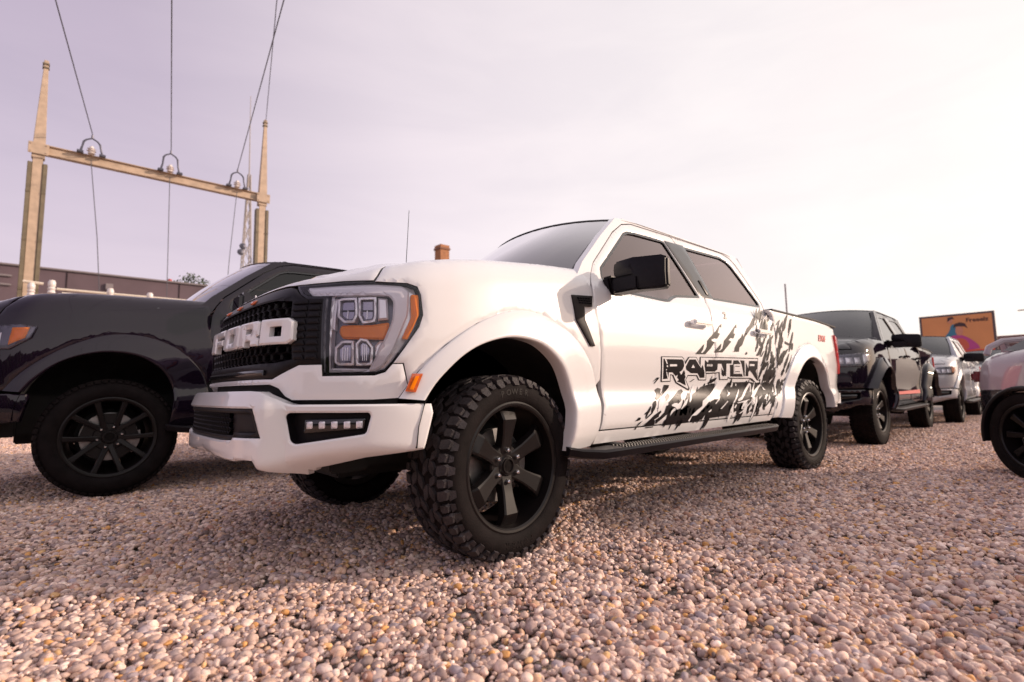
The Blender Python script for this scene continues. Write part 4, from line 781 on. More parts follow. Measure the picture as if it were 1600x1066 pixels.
def cluster(i,rad=.30,n=700):
    P=[];C=[];Fs=[]
    r=rad*np.sqrt(rs.rand(n)); a=rs.rand(n)*2*np.pi
    for k in range(n):
        s=np.array([1.0,rs.uniform(.58,.95),rs.uniform(.42,.78)])*np.clip(rs.lognormal(math.log(.0112),.36),.005,.024)
        v=ICO*s; w=rs.randn(3,3)*.9; v=v*(1+.30*np.sin(ICO@w.T*1.6+rs.rand(3)*6).sum(1,keepdims=True)*.5)
        ax=rs.randn(3)*np.array([.35,.35,3]); th=np.linalg.norm(ax); ax/=th; K=np.array([[0,-ax[2],ax[1]],[ax[2],0,-ax[0]],[-ax[1],ax[0],0]]); Rm=np.eye(3)+math.sin(th)*K+(1-math.cos(th))*K@K
        v=v@Rm.T+np.array([r[k]*math.cos(a[k]),r[k]*math.sin(a[k]),rs.uniform(-.004,.016)])
        P.append(v);Fs.append(ICF+len(ICO)*k); c=PAL[rs.choice(len(PAL),p=PW)]*rs.uniform(.80,1.15)*np.array([1.42,1.30,1.25])
        C.append(np.repeat(np.append(c,1)[None],len(ICO),0))
    P=np.concatenate(P);C=np.concatenate(C);Fs=np.concatenate(Fs)
    me=bpy.data.meshes.new('pebble_cluster'); me.vertices.add(len(P)); me.vertices.foreach_set('co',P.ravel()); me.loops.add(Fs.size); me.loops.foreach_set('vertex_index',Fs.ravel()); me.polygons.add(len(Fs)); me.polygons.foreach_set('loop_start',np.arange(0,Fs.size,3)); me.polygons.foreach_set('use_smooth',[True]*len(Fs)); me.update(calc_edges=True)
    ca=me.color_attributes.new('col','FLOAT_COLOR','POINT'); ca.data.foreach_set('color',C.astype(np.float32).ravel()); me.materials.append(PEB)
    o=bpy.data.objects.new('pebble_cluster',me); src.objects.link(o)
for i in range(5): cluster(i)
pts=[];rot=[];scl=[]
cx,cy=1.64,2.83
for ix in np.arange(-21,9,.36):
    for iy in np.arange(-16,12,.36):
        x_=ix+rs.uniform(-.09,.09); y_=iy+rs.uniform(-.09,.09); dx,dy=x_-cx,y_-cy; d=math.hypot(dx,dy)
        if d>21: continue
        an=(math.atan2(dy,dx)-yaw+math.pi)%(2*math.pi)-math.pi
        if abs(an)>R(75) and d>7: continue
        if abs(an)>R(110) and d>4: continue
        pts.append((x_,y_,rs.uniform(-.004,.004))); rot.append((rs.uniform(-.012,.012),rs.uniform(-.012,.012),rs.uniform(0,6.283))); scl.append(1.0)
gm=bpy.data.meshes.new('gravel'); gm.from_pydata(pts,[],[]); 
at=gm.attributes.new('rot','FLOAT_VECTOR','POINT'); at.data.foreach_set('vector',np.array(rot,dtype=np.float32).ravel())
go=bpy.data.objects.new('gravel',gm); COL.objects.link(go); tag(go,'loose pinkish grey river pebbles covering the whole yard','gravel',kind='stuff')
G=bpy.data.node_groups.new('scatter_gravel','GeometryNodeTree'); G.interface.new_socket('Geometry',in_out='INPUT',socket_type='NodeSocketGeometry'); G.interface.new_socket('Geometry',in_out='OUTPUT',socket_type='NodeSocketGeometry')
gi_=G.nodes.new('NodeGroupInput'); gout=G.nodes.new('NodeGroupOutput'); ci=G.nodes.new('GeometryNodeCollectionInfo'); ci.inputs['Collection'].default_value=src; ci.inputs['Separate Children'].default_value=True; ci.inputs['Reset Children'].default_value=True
ip=G.nodes.new('GeometryNodeInstanceOnPoints'); ip.inputs['Pick Instance'].default_value=True; na_=G.nodes.new('GeometryNodeInputNamedAttribute'); na_.data_type='FLOAT_VECTOR'; na_.inputs['Name'].default_value='rot'
G.links.new(gi_.outputs[0],ip.inputs['Points']); G.links.new(ci.outputs[0],ip.inputs['Instance']); er=G.nodes.new('FunctionNodeEulerToRotation'); G.links.new(na_.outputs[0],er.inputs[0]); G.links.new(er.outputs[0],ip.inputs['Rotation']); G.links.new(ip.outputs[0],gout.inputs[0])
md=go.modifiers.new('scatter','NODES'); md.node_group=G
# ---------------------------------------------------------------- trucks
wt=truck('pickup_truck','lifted white pickup with torn black splash graphics and black wheels, nearest to the camera','pickup truck',(0,0,0),0,WHITE,dict(main=True,steer=R(4.5)))
bl=truck('pickup_truck','black pickup with amber headlamp corner parked beside the white truck, cut by the left edge','pickup truck',(1.275,-3.37,.02),R(-1.0),BLACKP,dict(st=.05,zs=.02,win=WIND,zt=[(-.75,1.505),(-.3,1.495),(.1,1.485),(.5,1.465),(.7,1.44),(.85,1.40),(1.0,1.36)],scale=1.075,r=.425,rim=.285,ford=False,lamp='amber',wheel='five',tread='road',group='pickup trucks parked in the gravel yard',mirror='std',bulge=.035))
bk_=truck('pickup_truck','black pickup with wide mirrors and red side stripe parked right behind the white truck','pickup truck',(-6.62,-.10,0),R(2.4),BLACKP,dict(win=WIND,ford=False,lamp='chrome',wheel='six',tread='road',group='pickup trucks parked in the gravel yard',bulge=.11,bumper=BLACKP,steer=R(-2),r=.45,rim=.27))
gy=truck('pickup_truck','grey pickup with square mirror parked behind the black one, below the billboard','pickup truck',(-12.30,-.02,0),R(2.4),SILVERP,dict(ford=False,lamp='amber',wheel='six',tread='road',group='pickup trucks parked in the gravel yard',scale=.96,gbar=GREYP))
sv=truck('pickup_truck','dark silver pickup farthest back in the row, mostly hidden behind the grey one','pickup truck',(-19.2,.60,0),R(2.0),GREYP,dict(ford=False,lamp='chrome',tread='road',mirror='std',group='pickup trucks parked in the gravel yard',scale=.93,right=True,step=False))
# decals of the white truck
def decal(name,items,layer,m,parent,kindstuff=False):
    V=[];F=[]
    for l,poly in items:
        if l!=layer: continue
        P=poly if area(poly)>0 else poly[::-1]; P=resample([tuple(p) for p in P],.05)
        x0=min(p[0] for p in P);x1=max(p[0] for p in P);z0=min(p[1] for p in P);z1=max(p[1] for p in P); pts=list(P); n=len(P); ed=[(i,(i+1)%n) for i in range(n)]
        z=z0
        for z in [z0+(j+.5)*.022 for j in range(int((z1-z0)/.022)+1)]:
            for u in [x0+(i+.5)*.06 for i in range(int((x1-x0)/.06)+1)]:
                if pip(u,z,P): pts.append((u,z))
        r=delaunay_2d_cdt([Vector(p) for p in pts],ed,[],0,1e-5); n0=len(V)
        for v in r[0]: V.append(S(v[0],v[1],.0018+.0010*layer))
        for f in r[2]:
            cx=sum(r[0][i][0] for i in f)/3; cy=sum(r[0][i][1] for i in f)/3
            if pip(cx,cy,P):
                a,b_,c=(Vector(V[n0+i]) for i in f); F.append(tuple(n0+i for i in (f if (b_-a).cross(c-a).y>0 else f[::-1])))
    return mk(name,V,F,m,parent,sharp=60)
ZT[0]=ZT0
_rg=random.Random(21)
def shard(u,z,ln,wd,an):
    P=[]; n=5; ca,sa=math.cos(an),math.sin(an)
    up=[(i/n,(.5+.5*_rg.random())*math.sin(math.pi*(.08+.84*i/n))) for i in range(n+1)]; dn=[(i/n,-(.4+.6*_rg.random())*math.sin(math.pi*(.08+.84*i/n))) for i in range(n,-1,-1)]
    for a,b in up+dn: P.append((u+ca*(a-.5)*ln-sa*b*wd,z+sa*(a-.5)*ln+ca*b*wd))
    return P
_n=0
while _n<150:
    u,z=_rg.uniform(2.75,5.08),_rg.uniform(.575,1.40)
    lo=.80*(u<2.95)
    if 2.86<u<4.36 and .80<z<1.075: continue
    if z>.80 and u<4.15: continue
    if z>1.02 and u<4.30+(z-1.02)*.2: continue
    if u<3.0 and z>.70: continue
    if abs(u-4.70)<.03: continue
    DEC_S.append((1 if (z>.78 or u>4.3 or _rg.random()<.82) else 2,shard(u,z,_rg.uniform(.05,.24),_rg.uniform(.008,.034),_rg.uniform(.80,1.05)))); _n+=1
sp=decal('splash_decal',DEC_S,1,DECAL,wt); sp['kind']='stuff'; decal('torn_edge',DEC_S,2,DECALW,sp)['kind']='stuff'
le=decal('lettering_outline',DEC_R,1,DECAL,wt); decal('lettering_border',DEC_R,2,DECALW,le); decal('lettering',DEC_R,3,DECAL,le); decal('letter_counter',DEC_R,4,DECALW,le); decal('letter_bar',DEC_R,5,DECAL,le)
def stext(name,txt,size,surf,u,z,off,m,parent,depth=.002,su=1,shear=0,bold=.0):
    tv,tf=textmesh(txt,size,depth,3,bold); V=[surf(u+(x+shear*y)*su,z+y,off+zz) for x,y,zz in tv]; return mk(name,V,tf,m,parent,smooth=False)
RED=mat('red_vinyl',(.55,.08,.07),.4)
def Sm(u,z,off): return S(u,z,off)
stext('badge','FX4',.085,Sm,5.86,1.27,.004,RED,wt,.0012,1.35,.25,.003)
stext('badge','2',.07,SG,3.86,1.335,.004,mat('grey_vinyl',(.16,.14,.15),.4),wt,.001,1.2,0,.004)
# antennas
for tr,p in ((wt,(-.41,-.80,1.47)),(bk_,(-.35,-.80,1.42))):
    tr_=MB().tube([p,(p[0]-.01,p[1],p[2]+.05)],.008,8); tr_.tube([(p[0]-.01,p[1],p[2]+.05),(p[0]-.05,p[1],p[2]+.80)],[.0032,.002],6); tr_.build('antenna',PLAST,tr)
# details of the black neighbour
ST=MB(); 
bd=panel('hood_badge',[(1.66,1.418),(1.68,1.395),(2.09,1.395),(2.13,1.420)],S,GLOSSB,bl,off=.004,depth=.01,roll=.002,shrink=0,step=.05)
stext('badge_lettering','1500',.045,Sm,1.88,1.408,.006,mat('dark_chrome',(.12,.12,.13),.3,.8),bd,.002,1.9,0,.002)
for x,ln in ((-.85,1.9),): 
    panel('side_stripe',SX([(-.75,.66),(-.75,.70),(-2.75,.72),(-2.75,.66)]),S,RED,bk_,off=.004,depth=.003,roll=0,shrink=0,step=.15)
    panel('side_graphic',SX([(-.8,.75),(-1.0,1.16),(-1.7,1.25),(-2.6,1.2),(-2.9,1.0),(-2.7,.8),(-1.8,.72)]),S,mat('grey_graphic',(.10,.095,.10),.35,.3),bk_,off=.003,depth=.002,roll=0,shrink=0,step=.15)
# ---------------------------------------------------------------- dark coupe at the right edge
def coupe():
    t=emp('parked_car',(-4.97,3.02,0),R(46)); tag(t,'low black car with a rear spoiler, cut off by the right edge of the frame','car')
    PB=mat('pale_reflection_paint',(.34,.28,.31),.3,.1,coat=1,spec=.3); PK=mat('black_car_paint',(.008,.007,.009),.15,coat=1)  # pinkish reflection on the black car is painted into its upper body
    TW=[(-.66,.60),(-.62,.70),(-.52,.82),(-.35,.885),(0,.915),(1.4,.905),(2.7,.91),(3.1,.87),(3.35,.74),(3.48,.5)]
    TT=[(-.66,.90),(-.58,.99),(-.45,1.06),(0,1.09),(.6,1.05),(1.8,1.0),(2.6,.96),(3.1,.86),(3.48,.66)]
    def cs(x,z,off=0.,zt=None):
        sg=-1 if x>-50 else 1; x=x if x>-50 else x+100
        zt=interp(TT,x); f=interp([(.2,.955),(.34,.985),(.55,1.0),(.72,.995),(.9,.965),(1.2,.90)],z); e=max(0,(z-(zt-.10))/.10); 
        return (x,sg*(interp(TW,x)*f-.10*(1-math.sqrt(max(0,1-min(e,1)**2)))+off),z)
    arch=lambda cx:[(cx+.385*math.cos(math.pi*i/16),.34+.40*math.sin(math.pi*i/16)) for i in range(17)]
    up_=[(-.66,.74)]+[(x/100,interp(TT,x/100)-.002) for x in range(-66,349,12)]+[(3.48,.74)]
    lo_=[(3.48,.735),(3.48,.34),(3.2,.24)]+arch(2.72)+[(2.25,.22),(.45,.22)]+arch(0)+[(-.45,.30),(-.62,.40),(-.66,.735)]
    for q in (0,-100):
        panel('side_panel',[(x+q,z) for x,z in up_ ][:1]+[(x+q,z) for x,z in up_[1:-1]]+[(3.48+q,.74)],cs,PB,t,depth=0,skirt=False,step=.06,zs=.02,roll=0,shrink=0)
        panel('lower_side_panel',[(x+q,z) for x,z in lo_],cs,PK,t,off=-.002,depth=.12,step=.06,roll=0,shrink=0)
    V=[];ny=8;xs=[x/100 for x in range(-66,349,12)]
    for x in xs:
        y=-cs(x,interp(TT,x))[1]
        for j in range(ny+1): s_=-1+2*j/ny; V.append((x,y*s_,interp(TT,x)+.02*(1-s_*s_)))
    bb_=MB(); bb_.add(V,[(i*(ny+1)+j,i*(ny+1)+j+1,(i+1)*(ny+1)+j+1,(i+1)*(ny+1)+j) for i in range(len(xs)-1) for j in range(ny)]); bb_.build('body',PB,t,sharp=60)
    MB().box((-.62,0,.66),(.10,1.16,.52)).build('rear_bumper',PK,t,bevel=.04)
    # greenhouse
    V=[]
    for x,w,z in ((-.30,.74,1.09),(.25,.60,1.36),(.95,.60,1.38),(1.85,.72,1.02)):
        V+=[(x,-w,z),(x,w,z)]
    base=[(-.30,.76,1.08),(.25,.80,1.06),(.95,.82,1.04),(1.85,.78,1.0)]
    W_=[]
    for x,w,z in base: W_+=[(x,-w,z),(x,w,z)]
    g_=MB(); g_.add(V+W_,[(0,1,3,2),(4,5,7,6),(8,0,2,10),(10,2,4,12),(12,4,6,14),(1,9,11,3),(3,11,13,5),(5,13,15,7)]); g_.build('side_window',GLOSSB,t,sharp=20)
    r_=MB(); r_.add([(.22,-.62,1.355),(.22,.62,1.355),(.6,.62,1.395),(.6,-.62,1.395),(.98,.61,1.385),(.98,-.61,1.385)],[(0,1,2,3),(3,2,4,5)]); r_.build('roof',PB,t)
    s_=MB(); s_.tube([(-.42,-.80,1.05),(-.42,-.77,1.12),(-.41,-.66,1.175),(-.40,-.3,1.20),(-.40,.3,1.20),(-.41,.66,1.175),(-.42,.77,1.12),(-.42,.80,1.05)],.028,8); s_.prism([(-.50,1.06),(-.42,1.06),(-.46,1.19),(-.52,1.19)],-.60,-.56); s_.prism([(-.50,1.06),(-.42,1.06),(-.46,1.19),(-.52,1.19)],.56,.60)
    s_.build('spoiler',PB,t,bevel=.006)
    for sg in (-1,1):
        MB().box((-.575,sg*.66,.86),(.08,.26,.10),rz=sg*.45).build('tail_light',mat('dark_red_lens',(.18,.015,.02),.15,coat=1),t,bevel=.02); None
        for cx in (0,2.72):
            make_wheel(t,.362,.262,.25,'thin','road',sg,seed=3,letters=False,loc=(cx,sg*.775,.358))
            fl=MB(); V=[]; n_=26
            for i in range(n_+1):
                a=math.pi*(-.06+1.12*i/n_)
                for r_,y in ((.372,.86),(.376,.925),(.392,.932),(.408,.925),(.414,.89)): V.append((cx+r_*math.cos(a),sg*y,.36+r_*math.sin(a)))
            fl.add(V,[(i*5+j,i*5+j+1,(i+1)*5+j+1,(i+1)*5+j) for i in range(n_) for j in range(4)]); fl.build('wheel_arch',PLAST,t,sharp=60)
    MB().box((1.4,0,.45),(3.4,1.1,.4)).build('chassis',DARK,t)
    return t
coupe()
# ---------------------------------------------------------------- substation gantry on the left
CREAM=mat('cream_steel',(.47,.355,.262),.55,noise=.16,nscale=5,bump=.08,bscale=30); BROWN=mat('brown_channel_steel',(.16,.13,.085),.6,noise=.2,nscale=6); CABLE=mat('cable_grey',(.10,.10,.12),.5,.4); PORC=mat('white_porcelain',(.70,.64,.62),.18,coat=.6); WIRE=mat('yoke_steel',(.09,.09,.12),.45,.5)  # channels and cap bands are a darker brown steel
gt=emp('substation_gantry',(-.7,-17.5,0)); tag(gt,'cream steel substation portal with three strain insulators on its crossbeam','gantry')
def gb(name,m,f,bev=.01): 
    b=MB(); f(b); o=b.build(name,m,gt,bevel=bev); o.location=(.7,17.5,0); return o
for px,zt in ((2.36,10.95),(-3.86,11.25)):
    def post(b):
        b.box((px,-17.5,3.9),(.22,.06,7.8)); 
    gb('post',CREAM,lambda b:(b.box((px,-17.42,3.95),(.24,.02,7.9)),b.box((px,-17.5,3.95),(.03,.16,7.9))))
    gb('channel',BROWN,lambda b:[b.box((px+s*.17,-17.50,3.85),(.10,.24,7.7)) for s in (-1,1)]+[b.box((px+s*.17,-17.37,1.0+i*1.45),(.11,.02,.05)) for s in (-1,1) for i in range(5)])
    def upper(b):
        V=[]
        for z,w in ((7.85,.15),(8.6,.13),(zt-.25,.055),(zt,.055)):
            for x,y in ((-1,-1),(1,-1),(1,1),(-1,1)): V.append((px+x*w-(z-7.85)*.008,-17.5+y*w*.8,z))
        b.add(V,[(i*4+j,i*4+(j+1)%4,(i+1)*4+(j+1)%4,(i+1)*4+j) for i in range(3) for j in range(4)]+[(3,2,1,0),(12,13,14,15)])
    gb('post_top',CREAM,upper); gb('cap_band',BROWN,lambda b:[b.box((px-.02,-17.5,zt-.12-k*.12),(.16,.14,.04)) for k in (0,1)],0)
    gb('joint_plate',CREAM,lambda b:(b.box((px,-17.34,8.12),(.46,.03,.34)),[b.tube([(px+dx,-17.33,8.12+dz),(px+dx,-17.30,8.12+dz)],.022,6) for dx in (-.17,.17) for dz in (-.11,.11)]))
gb('crossbeam',CREAM,lambda b:(b.box((-.75,-17.5,8.16),(6.3,.05,.27)),b.box((-.75,-17.5,8.29),(6.3,.20,.03)),b.box((-.75,-17.5,8.02),(6.3,.20,.03))))
dv=Vector((0,0,0))
for i,(ix,zt,bx,bz) in enumerate(((1.16,8.92,.62,3.35),(-.90,9.05,-1.02,3.35),(-2.95,8.98,-2.66,3.35))):
    it=emp('strain_insulator',(ix,-17.3,8.3)); tag(it,['strain insulator yoke on the crossbeam nearest the left post','strain insulator yoke at the middle of the crossbeam','strain insulator yoke on the crossbeam nearest the right post'][i],'insulator','strain insulators hanging on the gantry')
    y=MB(); z0=-.02; top=zt-8.3-.12
    for s in (-1,1): y.tube([(0,0,top),(s*.14,0,top-.08),(s*.20,0,top-.16),(s*.22,.0,.22),(s*.25,0,.08),(s*.27,0,z0)],[.022,.024,.03,.026,.03,.04],7)
    y.tube([(0,0,top),(0,0,top+.10)],.03,7); y.build('yoke',WIRE,it)
    b=MB(); b.lathe([(.0,.26),(.05,.25),(.06,.2),(.11,.17),(.06,.14),(.12,.10),(.06,.07),(.10,.02),(.0,.0)],18,axis='z',c=(0,0,-.02)); b.build('porcelain_body',PORC,it)
    b=MB(); [b.box((s*.27,0,.0),(.16,.16,.07)) for s in (-1,1)]; b.build('clamp',WIRE,it,bevel=.01)
    d=Vector((-.3297,-.9434,-.035)) if False else CD
    c=MB(); p=Vector((ix,-17.3,zt)); c.tube([p,p-d*7,p-d*15+Vector((0,0,.02)),p-d*34+Vector((0,0,.3))],.013,6); o=c.build('overhead_cable',CABLE,sharp=180); tag(o,['overhead cable rising from the leftmost insulator out of the frame','overhead cable rising from the middle insulator out of the frame','overhead cable rising from the rightmost insulator out of the frame'][i],'cable','overhead cables to the gantry')
    c=MB(); c.tube([(ix,-17.3,8.1),(ix+(bx-ix)*.5,-17.35,5.7),(bx,-17.3,bz-1.0)],.012,5); o=c.build('dropper_wire',CABLE); tag(o,['thin wire dropping from the leftmost insulator','thin wire dropping from the middle insulator','thin wire dropping from the rightmost insulator'][i],'wire','dropper wires below the gantry')
c=MB(); c.tube([(-3.9,-17.5,11.2),(-2.01,-10,9.57+.9),(-.73,-5,8.9),(0,-2,8.3)],.012,5); o=c.build('overhead_cable',CABLE); tag(o,'thin earth wire rising from the top of the right gantry post','cable','overhead cables to the gantry')
# pipe busbars
PIPE=mat('cream_pipe',(.62,.55,.46),.4,noise=.08)
bs_=emp('pipe_busbars',(-2,-13,0)); tag(bs_,'three cream busbar pipes on insulator posts behind the black pickup','busbar')
for k,(z,y) in enumerate(((3.34,-13.3),(3.20,-13.0),(3.07,-12.7))):
    o=MB().tube([(1.72-.1*k,y,z),(-9,y,z)],.032,10).build('pipe',PIPE,bs_); o.location=(2,13,0)
for x,y in ((.74,-12.85),(-.06,-12.95),(1.80,-12.5),(2.15,-13.1),(-3.5,-13),(-7.5,-13)):
    b=MB(); b.lathe([(.0,.22),(.05,.21),(.07,.16),(.07,.08),(.055,.05),(.075,.02),(.055,-.02),(.075,-.07),(.05,-.12),(.0,-.12)],16,axis='z',c=(x,y,3.19)); o=b.build('post_insulator',PORC if x!=1.55 else PIPE,bs_); o.location=(2,13,0)
    b=MB(); b.tube([(x,y,3.14),(x,y,0)],.05,8); o=b.build('support_post',PIPE,bs_); o.location=(2,13,0)
b=MB(); b.tube([(2.3,-13.1,3.42),(1.95,-13.1,3.40)],.035,8); o=b.build('pipe',PIPE,bs_); o.location=(2,13,0)
# long building
CLAD=mat('dark_cladding',(.105,.070,.085),.7,noise=.15,nscale=.6); CLAD2=mat('light_cladding',(.20,.17,.18),.7)
hb_=emp('long_building',(0,-45,0)); tag(hb_,'long low building with dark mauve cladding behind the gantry','building')
def hbx(name,m,c,d,**k): o=MB().box(c,d,**k).build(name,m,hb_,bevel=.03); o.location=(0,45,0); return o
hbx('wall',CLAD,(-5,-45,4.4),(90,9.6,8.8)); hbx('roof_edge',CLAD2,(-5,-45,8.84),(90.3,9.9,.12))
for i in range(14): hbx('seam',CLAD,(38-i*6.1,-40.17,4.4),(.05,.04,8.7))
for z in (8.15,7.6): hbx('vent_louvre',CLAD2,(5.2,-40.12,z),(2.6,.12,.13))
hbx('wall_light',CLAD2,(-.75,-40.1,8.05),(.42,.2,.42))
o=MB().lathe([(.0,.5),(.12,.48),(.16,.34),(.28,.28),(.30,.0),(.0,.0)],14,axis='z',c=(-4.35,-42,8.9)).build('roof_vent',mat('red_paint',(.40,.07,.07),.5)); tag(o,'small red roof vent on the dark building left of the tree','vent')
# mast
mm=mat('mast_steel',(.36,.31,.28),.6)
ms_=emp('lattice_mast',(-14,-60,0)); tag(ms_,'thin lattice radio mast with dish antennas beside the right gantry post','mast')
b=MB(); zs=[i*2.0 for i in range(14)]; 
def mw(z): return max(.10,.75*(1-z/27.5)+.08)
for s1,s2 in ((-1,-1),(1,-1),(1,1),(-1,1)): b.tube([(-13.9+s1*mw(z),-60+s2*mw(z),z) for z in zs],.07,5)
for z0,z1 in zip(zs,zs[1:]):
    w0,w1=mw(z0),mw(z1)
    for y in (-1,1): b.tube([(-13.9-w0,-60+y*w0,z0),(-13.9+w1,-60+y*w1,z1)],.035,4); b.tube([(-13.9+w0,-60+y*w0,z0),(-13.9-w1,-60+y*w1,z1)],.035,4)
b.tube([(-13.9,-60,26),(-13.75,-60,35.5)],[.07,.03],5); o=b.build('lattice',mm,ms_); o.location=(14,60,0)
for x,z in ((-13.1,16.6),(-14.8,16.2),(-13.3,17.3)):
    o=MB().lathe([(.0,.1),(.32,.02),(.36,-.15),(.0,-.1)],12,c=(x,-59,z)).build('dish',WIRE,ms_); o.location=(14,60,0)
# chimney
BR=mat('brick_orange',(.38,.16,.07),.8,noise=.2,nscale=3)
ch=emp('brick_chimney',(-41,-61,0)); tag(ch,'square orange brick chimney rising above the white truck hood','chimney')
for nm,c,d in (('shaft',(0,0,11.0),(1.55,1.55,22.0)),('collar',(0,0,22.15),(1.8,1.8,.3)),('cap',(0,0,22.5),(1.6,1.6,.4))): MB().box(c,d).build(nm,BR if nm!='collar' else mat('brick_dark',(.22,.10,.06),.8),ch)
# tree behind the building
LEAF=mat('leaf_green',(.055,.075,.03),.7,noise=.4,nscale=2); BARK=mat('bark',(.10,.07,.05),.9)
def tree(loc,h,cr,label,seed):
    rg=random.Random(seed); t=emp('tree',loc); tag(t,label,'tree','trees beyond the building'); b=MB(); b.tube([(0,0,0),(.1,0,h*.45),(0,.1,h*.9)],[.28,.18,.05],7)
    for i in range(9):
        a=rg.uniform(0,6.28); z=h*rg.uniform(.4,.8); b.tube([(0,0,z),(math.cos(a)*cr*.6,math.sin(a)*cr*.6,z+h*.18)],[.08,.02],5)
    b.build('trunk',BARK,t); V=[];F=[]
    cl=[(rg.gauss(0,cr*.42),rg.gauss(0,cr*.42),h*rg.uniform(.45,1.0)) for _ in range(46)]
    for c in cl:
        for _ in range(60):
            p=Vector(c)+Vector((rg.gauss(0,.28*cr*.5),rg.gauss(0,.28*cr*.5),rg.gauss(0,.26*cr*.5))); a=Vector((rg.gauss(0,1),rg.gauss(0,1),rg.gauss(0,1))).normalized(); c2=a.cross(Vector((.3,.5,.8))).normalized(); s=.13; n=len(V)
            V+=[p+a*s,p+c2*s*.6,p-a*s,p-c2*s*.6]; F.append((n,n+1,n+2,n+3))
    mk('crown',V,F,LEAF,t,smooth=False)
tree((-7.6,-52,0),12.0,1.9,'green treetop showing over the dark building left of the windshield',5)
tree((-9.2,-53,0),11.2,2.0,'smaller green treetop half hidden by the black pickup windshield',8)
po=MB(); po.tube([(0,0,0),(0,0,4.42)],.028,6); po=po.build('thin_pole',mat('pole_grey',(.30,.27,.28),.6)); po.location=(-17.5,-4.25,0); tag(po,'thin grey pole rising behind the white truck bed','pole')
# unseen wood added behind the viewer to give the black paint dark reflections
V=[];F=[];n_=90;hr=12; rg_=random.Random(2)
for i in range(n_+1):
    a=R(10+125*i/n_)
    for j in range(hr+1):
        z=j/hr; d=52+4*math.sin(i*.7)+2.5*math.sin(i*2.3+j)-3*math.sin(z*math.pi)+rg_.uniform(-.3,.3); top=7.5+.8*math.sin(i*.35)+.5*math.sin(i*.9)+rg_.uniform(-.25,.25)
        V.append((d*math.cos(a),d*math.sin(a),z*top-.1))
F=[(i*(hr+1)+j,(i+1)*(hr+1)+j,(i+1)*(hr+1)+j+1,i*(hr+1)+j+1) for i in range(n_) for j in range(hr)]
V2=[(x*1.16,y*1.16,z*.9) for x,y,z in V]; nn=len(V)
V+=V2; F+=[tuple(k+nn for k in f[::-1]) for f in F]
wd=mk('reflection_wood',V,F,LEAF,smooth=False); tag(wd,'dark wood added out of view for the black paint to reflect','wood',kind='stuff')
# ---------------------------------------------------------------- billboard
bb=emp('billboard',(-60.3,-5.5,0)); tag(bb,'orange billboard with two painted figures above the parked trucks','billboard')
def bx(name,m,c,d,**k): o=MB().box(c,d).build(name,m,bb,bevel=k.get('bevel',.0)); o.location=(60.3,5.5,0); return o
FR=mat('billboard_frame',(.10,.075,.08),.6); y0,y1,z0,z1=-8.0,-3.05,3.45,7.12
bx('frame',FR,(-60.25,(y0+y1)/2,(z0+z1)/2),(.25,y1-y0+.36,z1-z0+.36)); 
for y in (-7.1,-4.0): bx('post',FR,(-60.5,y,1.8),(.28,.28,3.6))
pn=bx('poster',mat('poster_orange',(.70,.29,.11),.6,noise=.08,nscale=.5),(-60.11,(y0+y1)/2,(z0+z1)/2),(.02,y1-y0,z1-z0))
def flatp(name,pts,m,x): 
    V=[(x,y0+(y1-y0)*a,z0+(z1-z0)*b) for a,b in pts]; o=mk(name,V,[tuple(range(len(V)))],m,bb,smooth=False); o.location=(60.3,5.5,0); return o
flatp('print',[(0,0),(1,0),(1,.14),(0,.14)],mat('poster_red',(.70,.09,.05),.6),-60.096)
flatp('print',smoothp([(.30,.40),(.33,.50),(.40,.62),(.43,.78),(.48,.80),(.50,.62),(.50,.45)],1),mat('poster_teal',(.05,.20,.30),.6),-60.092)
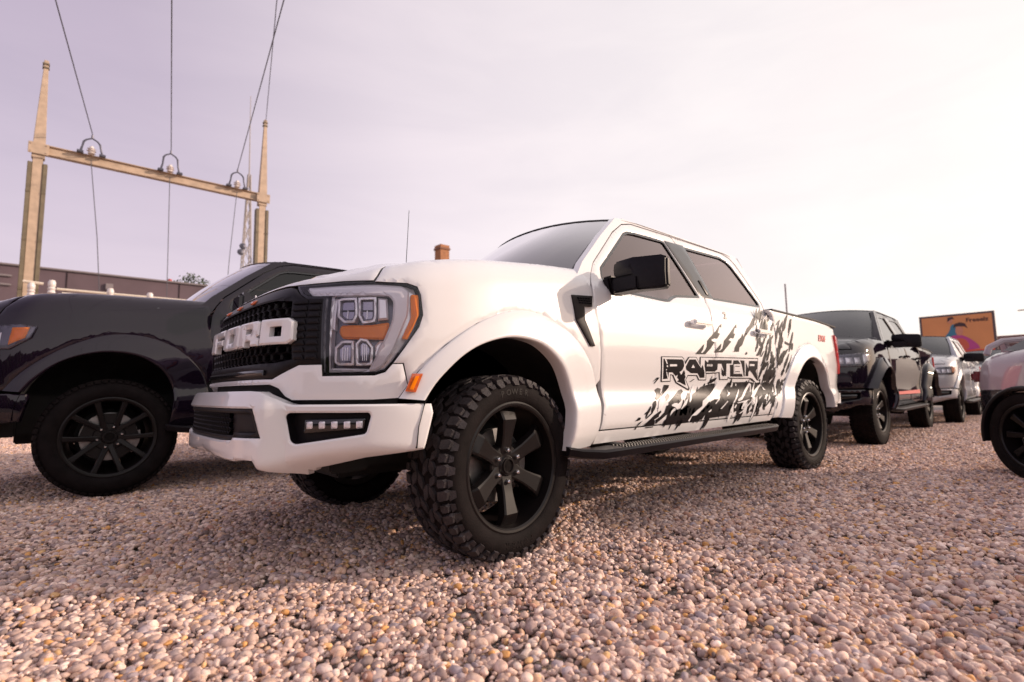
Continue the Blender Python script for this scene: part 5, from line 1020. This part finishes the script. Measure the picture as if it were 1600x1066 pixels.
flatp('print',smoothp([(.36,.14),(.36,.42),(.42,.50),(.50,.52),(.60,.50),(.72,.36),(.80,.22),(.80,.14)],1),mat('poster_magenta',(.50,.07,.25),.6),-60.088)
flatp('print',smoothp([(.46,.14),(.46,.40),(.52,.44),(.60,.42),(.66,.30),(.66,.14)],1),mat('poster_red2',(.60,.12,.07),.6),-60.084)
for cy_,cz_,r1,r2,nm,mm_ in ((.54,.62,.055,.12,'poster_skin',(.62,.26,.16)),(.42,.88,.04,.06,'poster_skin',None)): flatp('print',[(cy_+r1*math.cos(a*.4),cz_+r2*math.sin(a*.4)) for a in range(16)],mat('poster_skin',(.62,.26,.16),.6),-60.080)
flatp('print',[(.46,.70),(.48,.80),(.56,.83),(.63,.79),(.66,.66),(.62,.72),(.50,.73)],mat('poster_hair',(.06,.03,.03),.6),-60.076)
flatp('print',[(.38,.86),(.39,.97),(.46,.98),(.49,.91),(.45,.93)],mat('poster_hair',(.06,.03,.03),.6),-60.072)
tv,tf=textmesh('Freeelz',.52,.004,2,.01); o=mk('poster_lettering',[(-60.07+z,-4.05+x*1.0,6.62+y) for x,y,z in tv],tf,mat('poster_hair',(.06,.03,.03),.6),bb,smooth=False); o.location=(60.3,5.5,0)
# building on the right, lamp
rb=emp('low_building',(-95,8,0)); tag(rb,'low brown building beyond the yard to the right of the billboard','building')
BRN=mat('brown_facade',(.16,.09,.08),.8,noise=.25,nscale=.5)
for nm,m,c,d in (('wall',BRN,(-95,6,3.3),(9,38,6.6)),('roof_edge',mat('brown_trim',(.24,.13,.11),.8),(-95,6,6.85),(9.6,38.6,.45))):
    o=MB().box(c,d).build(nm,m,rb); o.location=(95,-8,0)
for i in range(9):
    o=MB().box((-90.45,-10+i*4,3.6),(.08,1.5,1.4)).build('window',GLOSSB,rb); o.location=(95,-8,0)
lp=emp('street_lamp',(-50,1.2,0)); tag(lp,'street lamp whose flat head reaches into the frame at the right edge','street lamp')
MB().tube([(0,0,0),(0,0,5.9),(0,-.3,6.05),(0,-1.2,6.06)],[.08,.05,.04,.035],8).build('pole',mm,lp); MB().box((0,-1.55,6.06),(.22,.7,.07)).build('lamp_head',mm,lp,bevel=.02)
